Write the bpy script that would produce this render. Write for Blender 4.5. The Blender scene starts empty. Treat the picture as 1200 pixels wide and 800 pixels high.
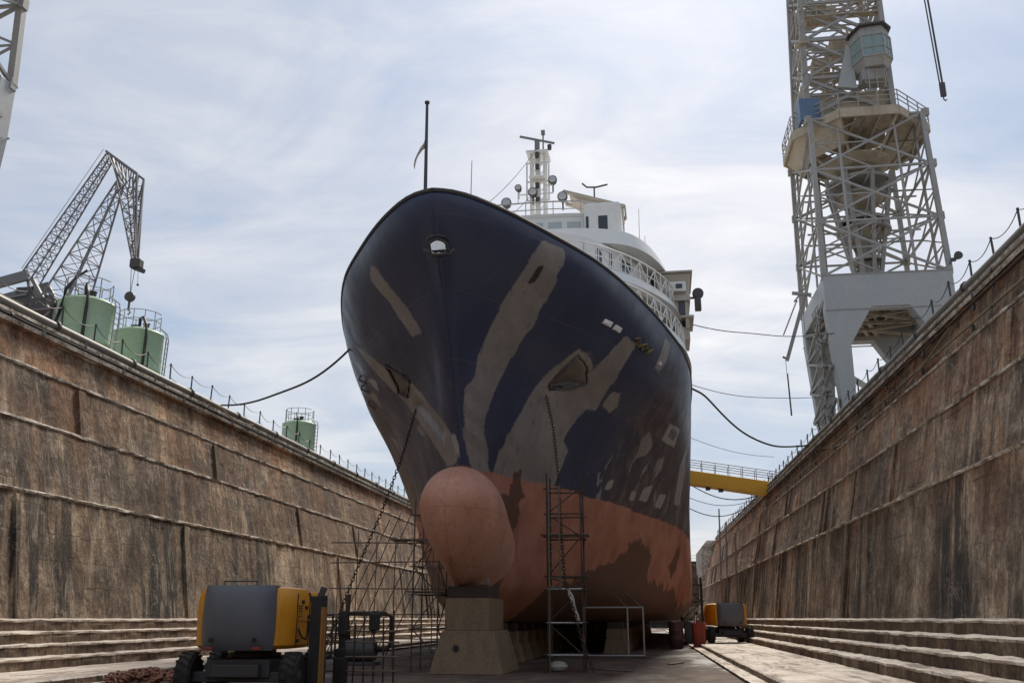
import bpy, bmesh, math, random
import numpy as np
from mathutils import Vector, Matrix
random.seed(7)
R = math.radians
scene = bpy.context.scene
col = scene.collection

# ================= camera =================
cd = bpy.data.cameras.new('camera'); cam = bpy.data.objects.new('camera', cd); col.objects.link(cam)
cam.location = (0, 0, 1.75); cam.rotation_euler = (R(90+16.413), 0, R(7.8))
cd.sensor_width = 36; cd.lens = 33.0; cd.clip_start = 0.1; cd.clip_end = 5000
scene.camera = cam

# ================= sky, sun, exposure =================
SUN_AZ, SUN_EL = R(8), R(45)          # azimuth measured from +Y towards +X
w = bpy.data.worlds.new('World'); scene.world = w; w.use_nodes = True
nt = w.node_tree; N = nt.nodes; Lk = nt.links; N.clear()
out = N.new('ShaderNodeOutputWorld'); bg = N.new('ShaderNodeBackground'); bg.inputs['Strength'].default_value = 0.096
sky = N.new('ShaderNodeTexSky'); sky.sky_type = 'NISHITA'; sky.sun_disc = False
sky.sun_elevation = SUN_EL; sky.sun_rotation = SUN_AZ; sky.dust_density = 2.0; sky.air_density = 1.2
tc = N.new('ShaderNodeTexCoord')
sep = N.new('ShaderNodeSeparateXYZ'); Lk.new(tc.outputs['Generated'], sep.inputs[0])
def wm(op, a, b=None, clamp=False):
    n = N.new('ShaderNodeMath'); n.operation = op; n.use_clamp = clamp
    for i, v in enumerate((a, b)):
        if v is None: continue
        if isinstance(v, (int, float)): n.inputs[i].default_value = v
        else: Lk.new(v, n.inputs[i])
    return n.outputs[0]
den = wm('ADD', wm('MAXIMUM', sep.outputs[2], 0.0), 0.22)
comb = N.new('ShaderNodeCombineXYZ')
Lk.new(wm('DIVIDE', sep.outputs[0], den), comb.inputs[0]); Lk.new(wm('DIVIDE', sep.outputs[1], den), comb.inputs[1])
def wnoise(scale, detail, rough, dist, loc=(0,0,0), sc=(1,1,1), rz=0):
    mp = N.new('ShaderNodeMapping'); mp.inputs['Location'].default_value = loc; mp.inputs['Scale'].default_value = sc
    mp.inputs['Rotation'].default_value = (0,0,rz); Lk.new(comb.outputs[0], mp.inputs[0])
    n = N.new('ShaderNodeTexNoise'); n.inputs['Scale'].default_value = scale; n.inputs['Detail'].default_value = detail
    n.inputs['Roughness'].default_value = rough; n.inputs['Distortion'].default_value = dist
    Lk.new(mp.outputs[0], n.inputs['Vector']); return n.outputs[0]
n1 = wnoise(0.55, 9, 0.58, 0.9, (4.6, 2.3, 0), (1, 1.2, 1), R(-25))
n2 = wnoise(1.9, 9, 0.6, 1.0, (7.3, 0.4, 2), (1, 1.7, 1), R(-28))
nn = wm('ADD', wm('MULTIPLY', n1, 0.62), wm('MULTIPLY', n2, 0.38))
ramp = N.new('ShaderNodeValToRGB'); Lk.new(nn, ramp.inputs[0])
e = ramp.color_ramp.elements
e[0].position = 0.38; e[0].color = (1.6, 2.15, 3.1, 1)
e[1].position = 0.70; e[1].color = (5.1, 5.05, 5.0, 1)
for p, c in ((0.45, (2.1, 2.55, 3.3, 1)), (0.51, (2.7, 2.95, 3.45, 1)), (0.57, (3.4, 3.5, 3.8, 1)), (0.63, (4.1, 4.12, 4.2, 1))):
    k = e.new(p); k.color = c
# bright veil of cloud round the hidden sun
dotn = N.new('ShaderNodeVectorMath'); dotn.operation = 'DOT_PRODUCT'; Lk.new(tc.outputs['Generated'], dotn.inputs[0])
dotn.inputs[1].default_value = (math.sin(SUN_AZ)*math.cos(SUN_EL), math.cos(SUN_AZ)*math.cos(SUN_EL), math.sin(SUN_EL))
glow = wm('POWER', wm('MAXIMUM', dotn.outputs['Value'], 0.0), 13.0)
gm = N.new('ShaderNodeMixRGB'); gm.blend_type = 'ADD'; Lk.new(wm('MULTIPLY', glow, wm('MULTIPLY', nn, 0.36)), gm.inputs[0])
Lk.new(ramp.outputs[0], gm.inputs[1]); gm.inputs[2].default_value = (5.5, 5.4, 5.2, 1)
# paler haze towards the horizon
hz = wm('POWER', wm('SUBTRACT', 1.0, wm('MAXIMUM', sep.outputs[2], 0.0)), 7.0, True)
hm = N.new('ShaderNodeMixRGB'); Lk.new(wm('MULTIPLY', hz, 0.55), hm.inputs[0]); Lk.new(gm.outputs[0], hm.inputs[1]); hm.inputs[2].default_value = (3.9, 4.15, 4.5, 1)
sm = N.new('ShaderNodeMixRGB'); sm.inputs[0].default_value = 0.9; Lk.new(sky.outputs[0], sm.inputs[1]); Lk.new(hm.outputs[0], sm.inputs[2])
Lk.new(sm.outputs[0], bg.inputs[0]); Lk.new(bg.outputs[0], out.inputs[0])
sd = bpy.data.lights.new('sun', 'SUN'); sd.energy = 2.2; sd.angle = R(10); sd.color = (1.0, 0.92, 0.82)
so = bpy.data.objects.new('sun', sd); col.objects.link(so)
so.rotation_euler = (R(-38), 0, 0)
d = Vector((-math.sin(SUN_AZ)*math.cos(SUN_EL), -math.cos(SUN_AZ)*math.cos(SUN_EL), -math.sin(SUN_EL)))
so.rotation_euler = d.to_track_quat('-Z', 'Y').to_euler()
vs = scene.view_settings; vs.view_transform = 'Standard'; vs.look = 'None'; vs.gamma = 1; vs.exposure = 1.0; vs.use_curve_mapping = False

# ================= helpers =================
def tag(o, label=None, cat=None, group=None, kind=None):
    if label: o['label'] = label
    if cat: o['category'] = cat
    if group: o['group'] = group
    if kind: o['kind'] = kind
    return o
def empty(name, loc=(0,0,0), rz=0, label=None, cat=None, group=None):
    o = bpy.data.objects.new(name, None); col.objects.link(o); o.location = loc; o.rotation_euler = (0,0,rz)
    return tag(o, label, cat, group)
def copy_tree(o, parent=None):
    c = o.copy(); col.objects.link(c)
    if parent: c.parent = parent
    for ch in list(o.children): copy_tree(ch, c)
    return c
class MB:
    def __init__(s): s.v = []; s.f = []
    def add(s, vs, fs):
        k = len(s.v); s.v += [tuple(v) for v in vs]; s.f += [tuple(i+k for i in f) for f in fs]; return s
    def box(s, x0, x1, y0, y1, z0, z1, M=None, b=0.0):
        if b:
            bm = bmesh.new(); bmesh.ops.create_cube(bm, size=1)
            for v in bm.verts: v.co = Vector(((x0+x1)/2+v.co.x*(x1-x0), (y0+y1)/2+v.co.y*(y1-y0), (z0+z1)/2+v.co.z*(z1-z0)))
            bmesh.ops.bevel(bm, geom=bm.edges[:], offset=b, segments=2, affect='EDGES', profile=0.6)
            bm.verts.ensure_lookup_table()
            vs = [(M @ v.co if M else v.co)[:] for v in bm.verts]; fs = [[q.index for q in f.verts] for f in bm.faces]; bm.free()
            return s.add(vs, fs)
        vs = [Vector(p) for p in ((x0,y0,z0),(x1,y0,z0),(x1,y1,z0),(x0,y1,z0),(x0,y0,z1),(x1,y0,z1),(x1,y1,z1),(x0,y1,z1))]
        if M: vs = [M @ v for v in vs]
        return s.add([v[:] for v in vs], [(0,3,2,1),(4,5,6,7),(0,1,5,4),(1,2,6,5),(2,3,7,6),(3,0,4,7)])
    def bar(s, p, q, w=.1, h=None):
        p, q = Vector(p), Vector(q); d = q-p
        if d.length < 1e-5: return s
        d.normalize(); a = Vector((0,0,1)) if abs(d.z) < .95 else Vector((0,1,0))
        u = d.cross(a).normalized()*w/2; v = u.cross(d).normalized()*(h or w)/2
        return s.add([(x+a1*u+b1*v)[:] for x in (p, q) for a1, b1 in ((-1,-1),(1,-1),(1,1),(-1,1))],
                     [(3,2,1,0),(4,5,6,7),(0,1,5,4),(1,2,6,5),(2,3,7,6),(3,0,4,7)])
    def tube(s, pts, r=.05, n=8, r1=None):
        pts = [Vector(p) for p in pts]; m = len(pts); vs = []
        up = Vector((0,0,1))
        for i, p in enumerate(pts):
            d = (pts[min(i+1,m-1)]-pts[max(i-1,0)]).normalized()
            a = up if abs(d.z) < .97 else Vector((0,1,0))
            u = d.cross(a).normalized(); v = u.cross(d)
            rr = r if r1 is None else r+(r1-r)*i/(m-1)
            vs += [(p+rr*(math.cos(t)*u+math.sin(t)*v))[:] for t in [2*math.pi*k/n for k in range(n)]]
        fs = [(i*n+k, i*n+(k+1)%n, (i+1)*n+(k+1)%n, (i+1)*n+k) for i in range(m-1) for k in range(n)]
        fs += [tuple(range(n))[::-1], tuple((m-1)*n+k for k in range(n))]
        return s.add(vs, fs)
    def lathe(s, prof, c=(0,0,0), n=24, axis='z'):
        vs = []; m = len(prof)
        for r, h in prof:
            for k in range(n):
                t = 2*math.pi*k/n; a, b = r*math.cos(t), r*math.sin(t)
                v = (a, b, h) if axis == 'z' else ((h, a, b) if axis == 'x' else (a, h, b))
                vs.append((v[0]+c[0], v[1]+c[1], v[2]+c[2]))
        fs = [(i*n+k, i*n+(k+1)%n, (i+1)*n+(k+1)%n, (i+1)*n+k) for i in range(m-1) for k in range(n)]
        fs += [tuple(range(n))[::-1], tuple((m-1)*n+k for k in range(n))]
        return s.add(vs, fs)
    def prism(s, poly, a, b, axis='y'):
        '''poly in the two other axes, extruded from a to b'''
        n = len(poly); f = {'y': lambda p, t: (p[0], t, p[1]), 'x': lambda p, t: (t, p[0], p[1]), 'z': lambda p, t: (p[0], p[1], t)}[axis]
        return s.add([f(p, a) for p in poly]+[f(p, b) for p in poly],
                     [tuple(range(n)), tuple(range(2*n-1, n-1, -1))]+[(i, n+i, n+(i+1)%n, (i+1)%n) for i in range(n)])
    def build(s, name, m, parent=None, smooth=False, bevel=0):
        me = bpy.data.meshes.new(name); me.from_pydata(s.v, [], s.f); me.update()
        bm = bmesh.new(); bm.from_mesh(me); bmesh.ops.recalc_face_normals(bm, faces=bm.faces[:]); bm.to_mesh(me); bm.free()
        if smooth: me.polygons.foreach_set('use_smooth', [True]*len(me.polygons))
        o = bpy.data.objects.new(name, me); col.objects.link(o); me.materials.append(m)
        if parent: o.parent = parent
        if smooth and smooth != 'all':
            md = o.modifiers.new('es', 'EDGE_SPLIT'); md.split_angle = R(38)
        if bevel:
            md = o.modifiers.new('bv', 'BEVEL'); md.width = bevel; md.segments = 2; md.limit_method = 'ANGLE'
        return o

# ================= materials =================
class Mat:
    def __init__(s, name, rough=.7, metal=0.0):
        s.m = bpy.data.materials.new(name); s.m.use_nodes = True; s.t = s.m.node_tree; s.n = s.t.nodes; s.l = s.t.links
        s.p = s.n['Principled BSDF']; s.p.inputs['Roughness'].default_value = rough; s.p.inputs['Metallic'].default_value = metal
        s.tc = s.n.new('ShaderNodeTexCoord')
    def noise(s, scale=1, detail=6, rough=.55, sc=(1,1,1), dist=0, loc=(0,0,0)):
        mp = s.n.new('ShaderNodeMapping'); mp.inputs['Scale'].default_value = sc; mp.inputs['Location'].default_value = loc
        s.l.new(s.tc.outputs['Object'], mp.inputs[0])
        n = s.n.new('ShaderNodeTexNoise'); n.inputs['Scale'].default_value = scale; n.inputs['Detail'].default_value = detail
        n.inputs['Roughness'].default_value = rough; n.inputs['Distortion'].default_value = dist
        s.l.new(mp.outputs[0], n.inputs['Vector']); return n.outputs[0]
    def ramp(s, x, stops):
        r = s.n.new('ShaderNodeValToRGB'); s.l.new(x, r.inputs[0]); e = r.color_ramp.elements
        e[0].position, e[1].position = stops[0][0], stops[-1][0]
        for i, (p, c) in enumerate(stops):
            k = e[0] if i == 0 else (e[-1] if i == len(stops)-1 else e.new(p))
            k.color = tuple(c)+(1,) if hasattr(c, '__len__') else (c, c, c, 1)
        return r.outputs[0]
    def math(s, op, a, b=None, clamp=False):
        n = s.n.new('ShaderNodeMath'); n.operation = op; n.use_clamp = clamp
        for i, v in enumerate((a, b)):
            if v is None: continue
            if isinstance(v, (int, float)): n.inputs[i].default_value = v
            else: s.l.new(v, n.inputs[i])
        return n.outputs[0]
    def mix(s, fac, a, b, mode='MIX'):
        n = s.n.new('ShaderNodeMixRGB'); n.blend_type = mode
        for i, v in enumerate((fac, a, b)):
            if isinstance(v, (int, float)): n.inputs[i].default_value = v if i == 0 else (v, v, v, 1)
            elif isinstance(v, tuple): n.inputs[i].default_value = v+(1,)
            else: s.l.new(v, n.inputs[i])
        return n.outputs[0]
    def attr(s, name):
        a = s.n.new('ShaderNodeAttribute'); a.attribute_name = name; return a.outputs['Fac']
    def coord(s):
        q = s.n.new('ShaderNodeSeparateXYZ'); s.l.new(s.tc.outputs['Object'], q.inputs[0]); return q.outputs
    def col(s, c): s.l.new(c, s.p.inputs['Base Color']); return s
    def rgh(s, c): s.l.new(c, s.p.inputs['Roughness']); return s
    def bump(s, h, st=.4, dist=.05):
        b = s.n.new('ShaderNodeBump'); b.inputs['Strength'].default_value = st; b.inputs['Distance'].default_value = dist
        s.l.new(h, b.inputs['Height']); s.l.new(b.outputs[0], s.p.inputs['Normal']); return s
def paint(name, c, rough=.6, metal=0, dirt=(.12,.08,.05), amount=.5, scale=1.2, bump=.15):
    m = Mat(name, rough, metal)
    a = m.noise(scale, 8, .65, (1,1,.35)); b = m.noise(scale*7, 6, .6)
    k = m.ramp(m.math('ADD', m.math('MULTIPLY', a, .65), m.math('MULTIPLY', b, .35)), [(.42, 0.0), (.72, 1.0)])
    base = m.mix(m.ramp(a, [(.3, 0.0), (.7, 1.0)]), tuple(x*.82 for x in c), tuple(min(1, x*1.1) for x in c))
    m.col(m.mix(m.math('MULTIPLY', k, amount), base, dirt)); m.bump(b, bump, .01); return m.m

M = {}
M['crane'] = paint('crane_paint', (.36,.365,.355), .6, 0, (.17,.11,.065), .8, .9)
M['crane_plate'] = paint('crane_plate_paint', (.40,.42,.42), .5, 0, (.24,.19,.14), .5, .5, .1)
M['crane_brown'] = paint('rusty_plate', (.50,.44,.34), .8, 0, (.13,.07,.035), .8, 1.5)
M['dark_steel'] = paint('dark_steel', (.085,.082,.08), .6, .3, (.06,.04,.03), .6, 2)
M['jib_steel'] = paint('jib_steel', (.19,.19,.195), .6, 0, (.1,.06,.04), .6, 1)
M['black'] = paint('black_rubber', (.022,.02,.019), .8, 0, (.09,.07,.055), .55, 5)
M['rope'] = paint('dark_rope', (.04,.037,.033), .9, 0, (.08,.06,.04), .5, 6)
M['rope_tan'] = paint('tan_rope', (.26,.21,.14), .9, 0, (.1,.07,.04), .5, 6)
M['chain'] = paint('chain_iron', (.045,.033,.026), .8, .2, (.1,.045,.02), .6, 5)
M['green'] = paint('silo_green', (.45,.63,.43), .55, 0, (.17,.19,.11), .5, 1.1, .1)
M['hose'] = paint('green_black_hose', (.03,.035,.025), .6, 0, (.05,.05,.04), .5, 3)
M['white'] = paint('ship_white', (.78,.78,.75), .42, 0, (.42,.34,.25), .32, .5, .05)
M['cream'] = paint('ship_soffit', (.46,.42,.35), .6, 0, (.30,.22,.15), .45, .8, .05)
M['lamp_glass'] = paint('lamp_glass', (.5,.5,.48), .15, .2, (.1,.1,.1), .3, 9)
M['yellow'] = paint('bridge_yellow', (.80,.42,.02), .5, 0, (.25,.12,.03), .45, 1)
M['orange'] = paint('lift_orange', (.88,.36,.015), .38, 0, (.16,.08,.03), .45, 2.2, .05)
M['grey_plastic'] = paint('lift_grey', (.135,.145,.16), .5, 0, (.16,.12,.09), .4, 1.6, .05)
M['red'] = paint('skip_red', (.42,.05,.025), .6, 0, (.12,.05,.03), .6, 2)
M['scaf'] = paint('scaffold_tube', (.17,.145,.12), .5, .4, (.13,.08,.05), .7, 4)
M['scaf_dark'] = paint('scaffold_tube_dark', (.065,.052,.042), .6, .3, (.09,.05,.03), .7, 4)
M['galv'] = paint('galvanised_tube', (.42,.41,.39), .45, .5, (.2,.15,.1), .5, 4)
M['scaf_light'] = paint('grey_aerial', (.22,.22,.215), .5, .2, (.1,.08,.06), .4, 3)
M['plank'] = paint('scaffold_plank', (.22,.16,.11), .85, 0, (.10,.07,.045), .6, 3)
M['pipe'] = paint('quay_pipe', (.30,.285,.25), .6, .2, (.14,.095,.06), .7, .8)
M['block'] = paint('block_concrete', (.30,.21,.125), .9, 0, (.08,.055,.035), .85, 1.6, .9)
M['block_top'] = paint('block_timber', (.065,.045,.032), .9, 0, (.06,.04,.03), .6, 2, .5)
M['bulb'] = None
M['blue_panel'] = paint('blue_panel', (.10,.16,.27), .5, 0, (.1,.1,.1), .3, 2)
M['rag'] = paint('pale_rag', (.55,.52,.47), .9, 0, (.3,.25,.2), .5, 5)
M['gold'] = paint('emblem_gold', (.20,.15,.045), .5, .3, (.1,.08,.04), .5, 4)
g = Mat('window_glass', .08); g.p.inputs['Base Color'].default_value = (.035,.045,.055,1); M['glass'] = g.m
g = Mat('reflection_glass', .15); g.p.inputs['Base Color'].default_value = (.42,.47,.46,1); M['reflection_glass'] = g.m  # pale base colour stands in for the reflection on the wheelhouse windows
g = Mat('cab_glass', .12); g.p.inputs['Base Color'].default_value = (.22,.30,.29,1); M['cab_glass'] = g.m

def wall_mat(name, warm, seed, tone=1.0):
    m = Mat(name, .93); P = m.coord()
    T = lambda c: tuple(min(.8, x*tone) for x in c)
    A = m.noise(.28, 5, .6, (1,1,1.3), .6, (seed,0,0)); Bn = m.noise(1.0, 8, .7, (1,1,.4), .8, (0,seed,0)); fine = m.noise(4.5, 9, .8)
    v1 = m.math('ADD', m.math('MULTIPLY', A, .30), m.math('ADD', m.math('MULTIPLY', Bn, .34), m.math('MULTIPLY', fine, .36)))
    c = m.ramp(v1, [(.41,T((.045,.029,.018))), (.47,T((.135,.092,.058))), (.52,T((.225,.160,.105))), (.565,T((.40,.305,.205))), (.61,T((.62,.52,.39)))])
    # warm rusty fields, stronger high up
    zz = m.math('ADD', m.math('MULTIPLY', m.math('SUBTRACT', P[2], 3.5), .10, True), .12)
    rust = m.ramp(m.noise(.33, 7, .65, loc=(2,seed,1)), [(.36,0.0),(.58,1.0)])
    c = m.mix(m.math('MULTIPLY', zz, m.math('MULTIPLY', rust, .9)), c, m.mix(1.0, m.mix(.35, c, T(warm)), (1.24,.96,.72), 'MULTIPLY'))
    # tone of each pour: panels a few metres wide between the ledges
    cell = m.n.new('ShaderNodeTexWhiteNoise'); cell.noise_dimensions = '2D'; cv = m.n.new('ShaderNodeCombineXYZ')
    m.l.new(m.math('FLOOR', m.math('ADD', m.math('DIVIDE', P[1], 5.3), m.math('MULTIPLY', m.noise(.8, 3, .5), .25))), cv.inputs[0])
    m.l.new(m.math('ADD', m.math('GREATER_THAN', P[2], 6.06), m.math('ADD', m.math('GREATER_THAN', P[2], 8.78), m.math('GREATER_THAN', P[2], 11.0))), cv.inputs[1]); m.l.new(cv.outputs[0], cell.inputs[0])
    c = m.mix(.75, c, m.mix(1.0, c, m.ramp(cell.outputs['Value'], [(0.0,.62),(1.0,1.35)]), 'MULTIPLY'))
    # narrow damp streaks, and clusters of black weed running down from the ledges
    strk = m.noise(1.0, 7, .66, (1.1,1.6,.13), .5, (0,seed*3,0)); clus = m.ramp(m.noise(1.0, 3, .5, (.1,.13,.05), 0, (seed,7,0)), [(.42,0.0),(.52,1.0)])
    c = m.mix(m.math('MULTIPLY', m.ramp(strk, [(.36,.75),(.46,0.0)]), .8), c, (.042,.028,.018))
    weed = m.ramp(m.noise(1.0, 5, .62, (.9,1.15,.035), .25, (seed,4,0)), [(.44,.97),(.49,.7),(.52,0.0)])
    lo = m.math('SUBTRACT', 1.25, m.math('MULTIPLY', P[2], .085), True)
    c = m.mix(m.math('MULTIPLY', weed, m.math('MULTIPLY', clus, lo)), c, (.022,.017,.013))
    # pale lime run-off and salt
    sal = m.noise(1.0, 10, .8, (1.3,1.7,.35), 1.0, (seed,9,3))
    c = m.mix(m.math('MULTIPLY', m.ramp(sal, [(.53,0.0),(.62,.85)]), m.ramp(A, [(.42,.15),(.58,.9)])), c, T((.43,.35,.255)))
    for sc_, wd, k in ((.55, .011, 1.0), (1.4, .014, 2.0)):
        rid = m.math('ABSOLUTE', m.math('SUBTRACT', m.noise(sc_, 12, .72, (1,1,.9), .8, (seed,2*k,5)), .5))
        c = m.mix(m.math('MULTIPLY', m.ramp(rid, [(0.0,1.0),(wd,0.0)]), m.ramp(m.noise(.35, 4, .6, loc=(5*k,5,seed)), [(.46,0.0),(.56,.75)])), c, (.60,.53,.43) if k == 1.0 else (.025,.018,.012))
    # stone courses half lost under the scale
    br = m.n.new('ShaderNodeTexBrick'); br.inputs['Scale'].default_value = 1.0; br.inputs['Mortar Size'].default_value = .026
    br.inputs['Brick Width'].default_value = 1.9; br.inputs['Row Height'].default_value = .93; br.inputs['Mortar Smooth'].default_value = .7
    cx = m.n.new('ShaderNodeCombineXYZ'); dj = m.math('MULTIPLY', m.math('SUBTRACT', m.noise(1.1, 6, .7), .5), .5)
    m.l.new(m.math('ADD', P[1], dj), cx.inputs[0]); m.l.new(m.math('ADD', P[2], dj), cx.inputs[1]); m.l.new(cx.outputs[0], br.inputs['Vector'])
    jm = m.math('MULTIPLY', br.outputs['Fac'], m.ramp(m.noise(.5, 4, .6, loc=(1,9,seed)), [(.45,0.0),(.64,.6)]))
    c = m.mix(jm, c, (.035,.024,.016))
    m.col(c)
    h = m.math('ADD', m.math('MULTIPLY', Bn, 1.2), m.math('ADD', m.math('MULTIPLY', fine, .55), m.math('SUBTRACT', m.math('MULTIPLY', A, .6), m.math('MULTIPLY', jm, .35))))
    m.bump(h, .9, .22); return m.m
M['wall_l'] = wall_mat('dock_wall_stone', (.30,.155,.075), 1.0, 1.15)
M['wall_r'] = wall_mat('dock_wall_stone_warm', (.40,.195,.090), 4.0, 1.58)
m = Mat('ledge_stone', .9); a = m.noise(1.1, 9, .7); b = m.noise(6, 8, .75)
m.col(m.ramp(m.math('ADD', m.math('MULTIPLY', a, .5), m.math('MULTIPLY', b, .5)), [(.36,(.09,.062,.042)), (.46,(.28,.22,.16)), (.56,(.70,.63,.53))])); m.bump(b, .8, .05); M['ledge'] = m.m
m = Mat('step_tread', .85); a = m.noise(.8, 8, .65, (1,.6,1)); b = m.noise(5, 9, .75)
m.col(m.ramp(m.math('ADD', m.math('MULTIPLY', a, .5), m.math('MULTIPLY', b, .5)), [(.32,(.20,.145,.10)), (.43,(.42,.345,.27)), (.55,(.66,.58,.49))])); 
def joints(m, c, every, colr, k=.8):
    P_ = m.coord(); t = m.math('ABSOLUTE', m.math('SUBTRACT', m.math('FRACT', m.math('ADD', m.math('DIVIDE', P_[1], every), m.math('MULTIPLY', m.noise(1.2, 3, .5), .02))), .5))
    return m.mix(m.ramp(t, [(.486,0.0),(.492,k)]), c, colr)
c_ = m.ramp(m.math('ADD', m.math('MULTIPLY', a, .5), m.math('MULTIPLY', b, .5)), [(.32,(.17,.12,.08)), (.43,(.40,.325,.25)), (.55,(.66,.58,.49))])
c_ = m.mix(m.ramp(m.noise(1.0, 7, .7, (2.2,.25,1), .6), [(.50,0.0),(.62,.75)]), c_, (.10,.07,.05))
m.col(joints(m, c_, 2.1, (.05,.035,.025))); m.bump(b, .8, .06); M['tread'] = m.m
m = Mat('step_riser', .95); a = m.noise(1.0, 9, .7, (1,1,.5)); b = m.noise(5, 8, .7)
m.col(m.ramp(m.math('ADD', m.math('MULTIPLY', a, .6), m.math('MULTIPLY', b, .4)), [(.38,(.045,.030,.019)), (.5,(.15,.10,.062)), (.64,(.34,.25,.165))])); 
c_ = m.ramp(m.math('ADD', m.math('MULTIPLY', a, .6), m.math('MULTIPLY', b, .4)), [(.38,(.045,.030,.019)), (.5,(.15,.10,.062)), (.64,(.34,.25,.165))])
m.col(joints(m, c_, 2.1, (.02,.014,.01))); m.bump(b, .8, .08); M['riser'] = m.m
m = Mat('dock_floor_concrete', .6); a = m.noise(.18, 6, .6, (1,.5,1)); b = m.noise(1.4, 9, .7); f = m.noise(9, 8, .7)
m.col(m.mix(m.ramp(f, [(.4,.25),(.6,0.0)]), m.ramp(m.math('ADD', m.math('MULTIPLY', a, .55), m.math('MULTIPLY', b, .45)), [(.38,(.040,.026,.018)), (.5,(.082,.055,.038)), (.62,(.21,.145,.10))]), (.03,.022,.018)))
m.rgh(m.ramp(a, [(.40,.35),(.50,.95)])); m.bump(b, .3, .03); M['floor'] = m.m
m = Mat('bulb_red', .62); a = m.noise(.7, 7, .6); b = m.noise(5, 8, .7); s_ = m.noise(1.0, 6, .6, (.6,.6,2.2), .4)
c = m.ramp(a, [(.3,(.50,.220,.135)), (.7,(.60,.30,.20))]); c = m.mix(m.ramp(s_, [(.52,0.0),(.7,.35)]), c, (.45,.33,.26)); c = m.mix(m.ramp(b, [(.55,0.0),(.68,.55)]), c, (.17,.08,.05))
for k_, (sx_, th_) in enumerate(((.5,.56),(1.6,.6))): c = m.mix(m.ramp(m.noise(sx_*2, 9, .75, (1,1,1.0), .6, (k_*5,3,1)), [(th_,0.0),(th_+.06,.5)]), c, (.22,.10,.065) if k_ else (.30,.22,.17))
P_ = m.coord()
for ax, ev, of_ in ((1, 1.35, .2), (2, 1.75, .55)):
    t_ = m.math('ABSOLUTE', m.math('SUBTRACT', m.math('FRACT', m.math('ADD', m.math('DIVIDE', P_[ax], ev), of_)), .5))
    c = m.mix(m.ramp(t_, [(.0,.5),(.010,0.0)]), c, (.20,.09,.06))
t_ = m.math('ABSOLUTE', m.math('SUBTRACT', P_[0], .1)); c = m.mix(m.ramp(t_, [(.0,.45),(.018,0.0)]), c, (.20,.09,.06))
low = m.ramp(m.math('ADD', P_[2], m.math('MULTIPLY', m.math('SUBTRACT', a, .5), 3.0)), [(0,0.0),(1,1.0)])
scr = m.noise(1.0, 9, .8, (1,3.0,.5), .4, (3,3,8)); c = m.mix(m.ramp(scr, [(.56,0.0),(.64,.5)]), c, (.62,.40,.30))
m.col(c); m.bump(m.math('ADD', a, m.math('MULTIPLY', b, .2)), .3, .04); M['bulb'] = m.m

# hull paint: navy topsides, red bottom, grey primer patches (signed distances stored in the mesh)
m = Mat('hull_paint', .42); P = m.coord()
wob0 = m.math('SUBTRACT', m.noise(1.7, 8, .65), .5)
qz = m.n.new('ShaderNodeCombineXYZ'); m.l.new(m.math('MULTIPLY', P[1], .5), qz.inputs[1]); m.l.new(m.math('MULTIPLY', m.math('FLOOR', m.math('MULTIPLY', m.math('ADD', P[2], m.math('MULTIPLY', P[1], .35)), 3.0)), 3.7), qz.inputs[2])
qn = m.n.new('ShaderNodeTexNoise'); qn.inputs['Scale'].default_value = 1.0; qn.inputs['Detail'].default_value = 3; m.l.new(qz.outputs[0], qn.inputs['Vector'])
wob = m.math('ADD', m.math('ADD', m.math('MULTIPLY', wob0, .28), m.math('MULTIPLY', m.math('SUBTRACT', qn.outputs[0], .5), .55)), m.math('MULTIPLY', m.math('SUBTRACT', m.noise(9, 6, .7), .5), .3)); wob2 = m.math('SUBTRACT', m.noise(.45, 5, .6, (1,1,2)), .5); fine = m.noise(7, 8, .7)
navy = m.mix(m.ramp(m.noise(.25, 5, .6), [(.35,0.0),(.65,1.0)]), (.021,.031,.070), (.037,.049,.090))
navy = m.mix(m.ramp(m.noise(.9, 9, .7, (1,1,.35)), [(.55,0.0),(.75,.35)]), navy, (.06,.055,.05))
prim = m.ramp(m.noise(.55, 7, .6, loc=(0,0,3)), [(.3,(.200,.176,.160)), (.7,(.300,.268,.240))])
red = m.ramp(m.noise(.6, 7, .62), [(.3,(.27,.105,.064)), (.5,(.38,.155,.095)), (.72,(.47,.225,.15))])
def soft(x, wd=.03): return m.math('MULTIPLY', m.math('ADD', m.math('DIVIDE', x, wd), .5), 1.0, True)
# brown worn field amidships with brushed navy
wear = m.math('ADD', m.attr('wear'), m.math('MULTIPLY', wob2, 3.2))
brown = m.ramp(m.noise(1.6, 8, .7, (1,.8,.5), .6), [(.36,(.030,.034,.060)), (.50,(.065,.052,.052)), (.66,(.17,.135,.12))])
c = m.mix(m.math('MULTIPLY', soft(wear, 2.0), .8), navy, brown)
prim = m.mix(m.ramp(qn.outputs[0], [(.4,.0),(.62,.4)]), prim, (.16,.145,.14))
prim = m.mix(m.ramp(m.noise(3.2, 9, .75, (1,1,.45)), [(.55,0.0),(.68,.6)]), prim, (.045,.045,.065))
c = m.mix(m.math('MULTIPLY', soft(m.math('ADD', m.attr('primer'), m.math('MULTIPLY', wob, .6)), .06), .93), c, prim)
lp = m.math('ADD', m.attr('pale'), m.math('MULTIPLY', wob, .5)); c = m.mix(m.math('MULTIPLY', soft(lp), .8), c, (.36,.345,.335))
# strokes of touched-up paint low on the side
st = m.noise(1.0, 4, .5, (0,.85,.5), .5, (0,3,1)); stm = m.math('MULTIPLY', soft(m.math('SUBTRACT', st, .60), .02), soft(m.attr('stroke'), .6))
c = m.mix(m.math('MULTIPLY', stm, .85), c, (.26,.25,.25))
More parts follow.
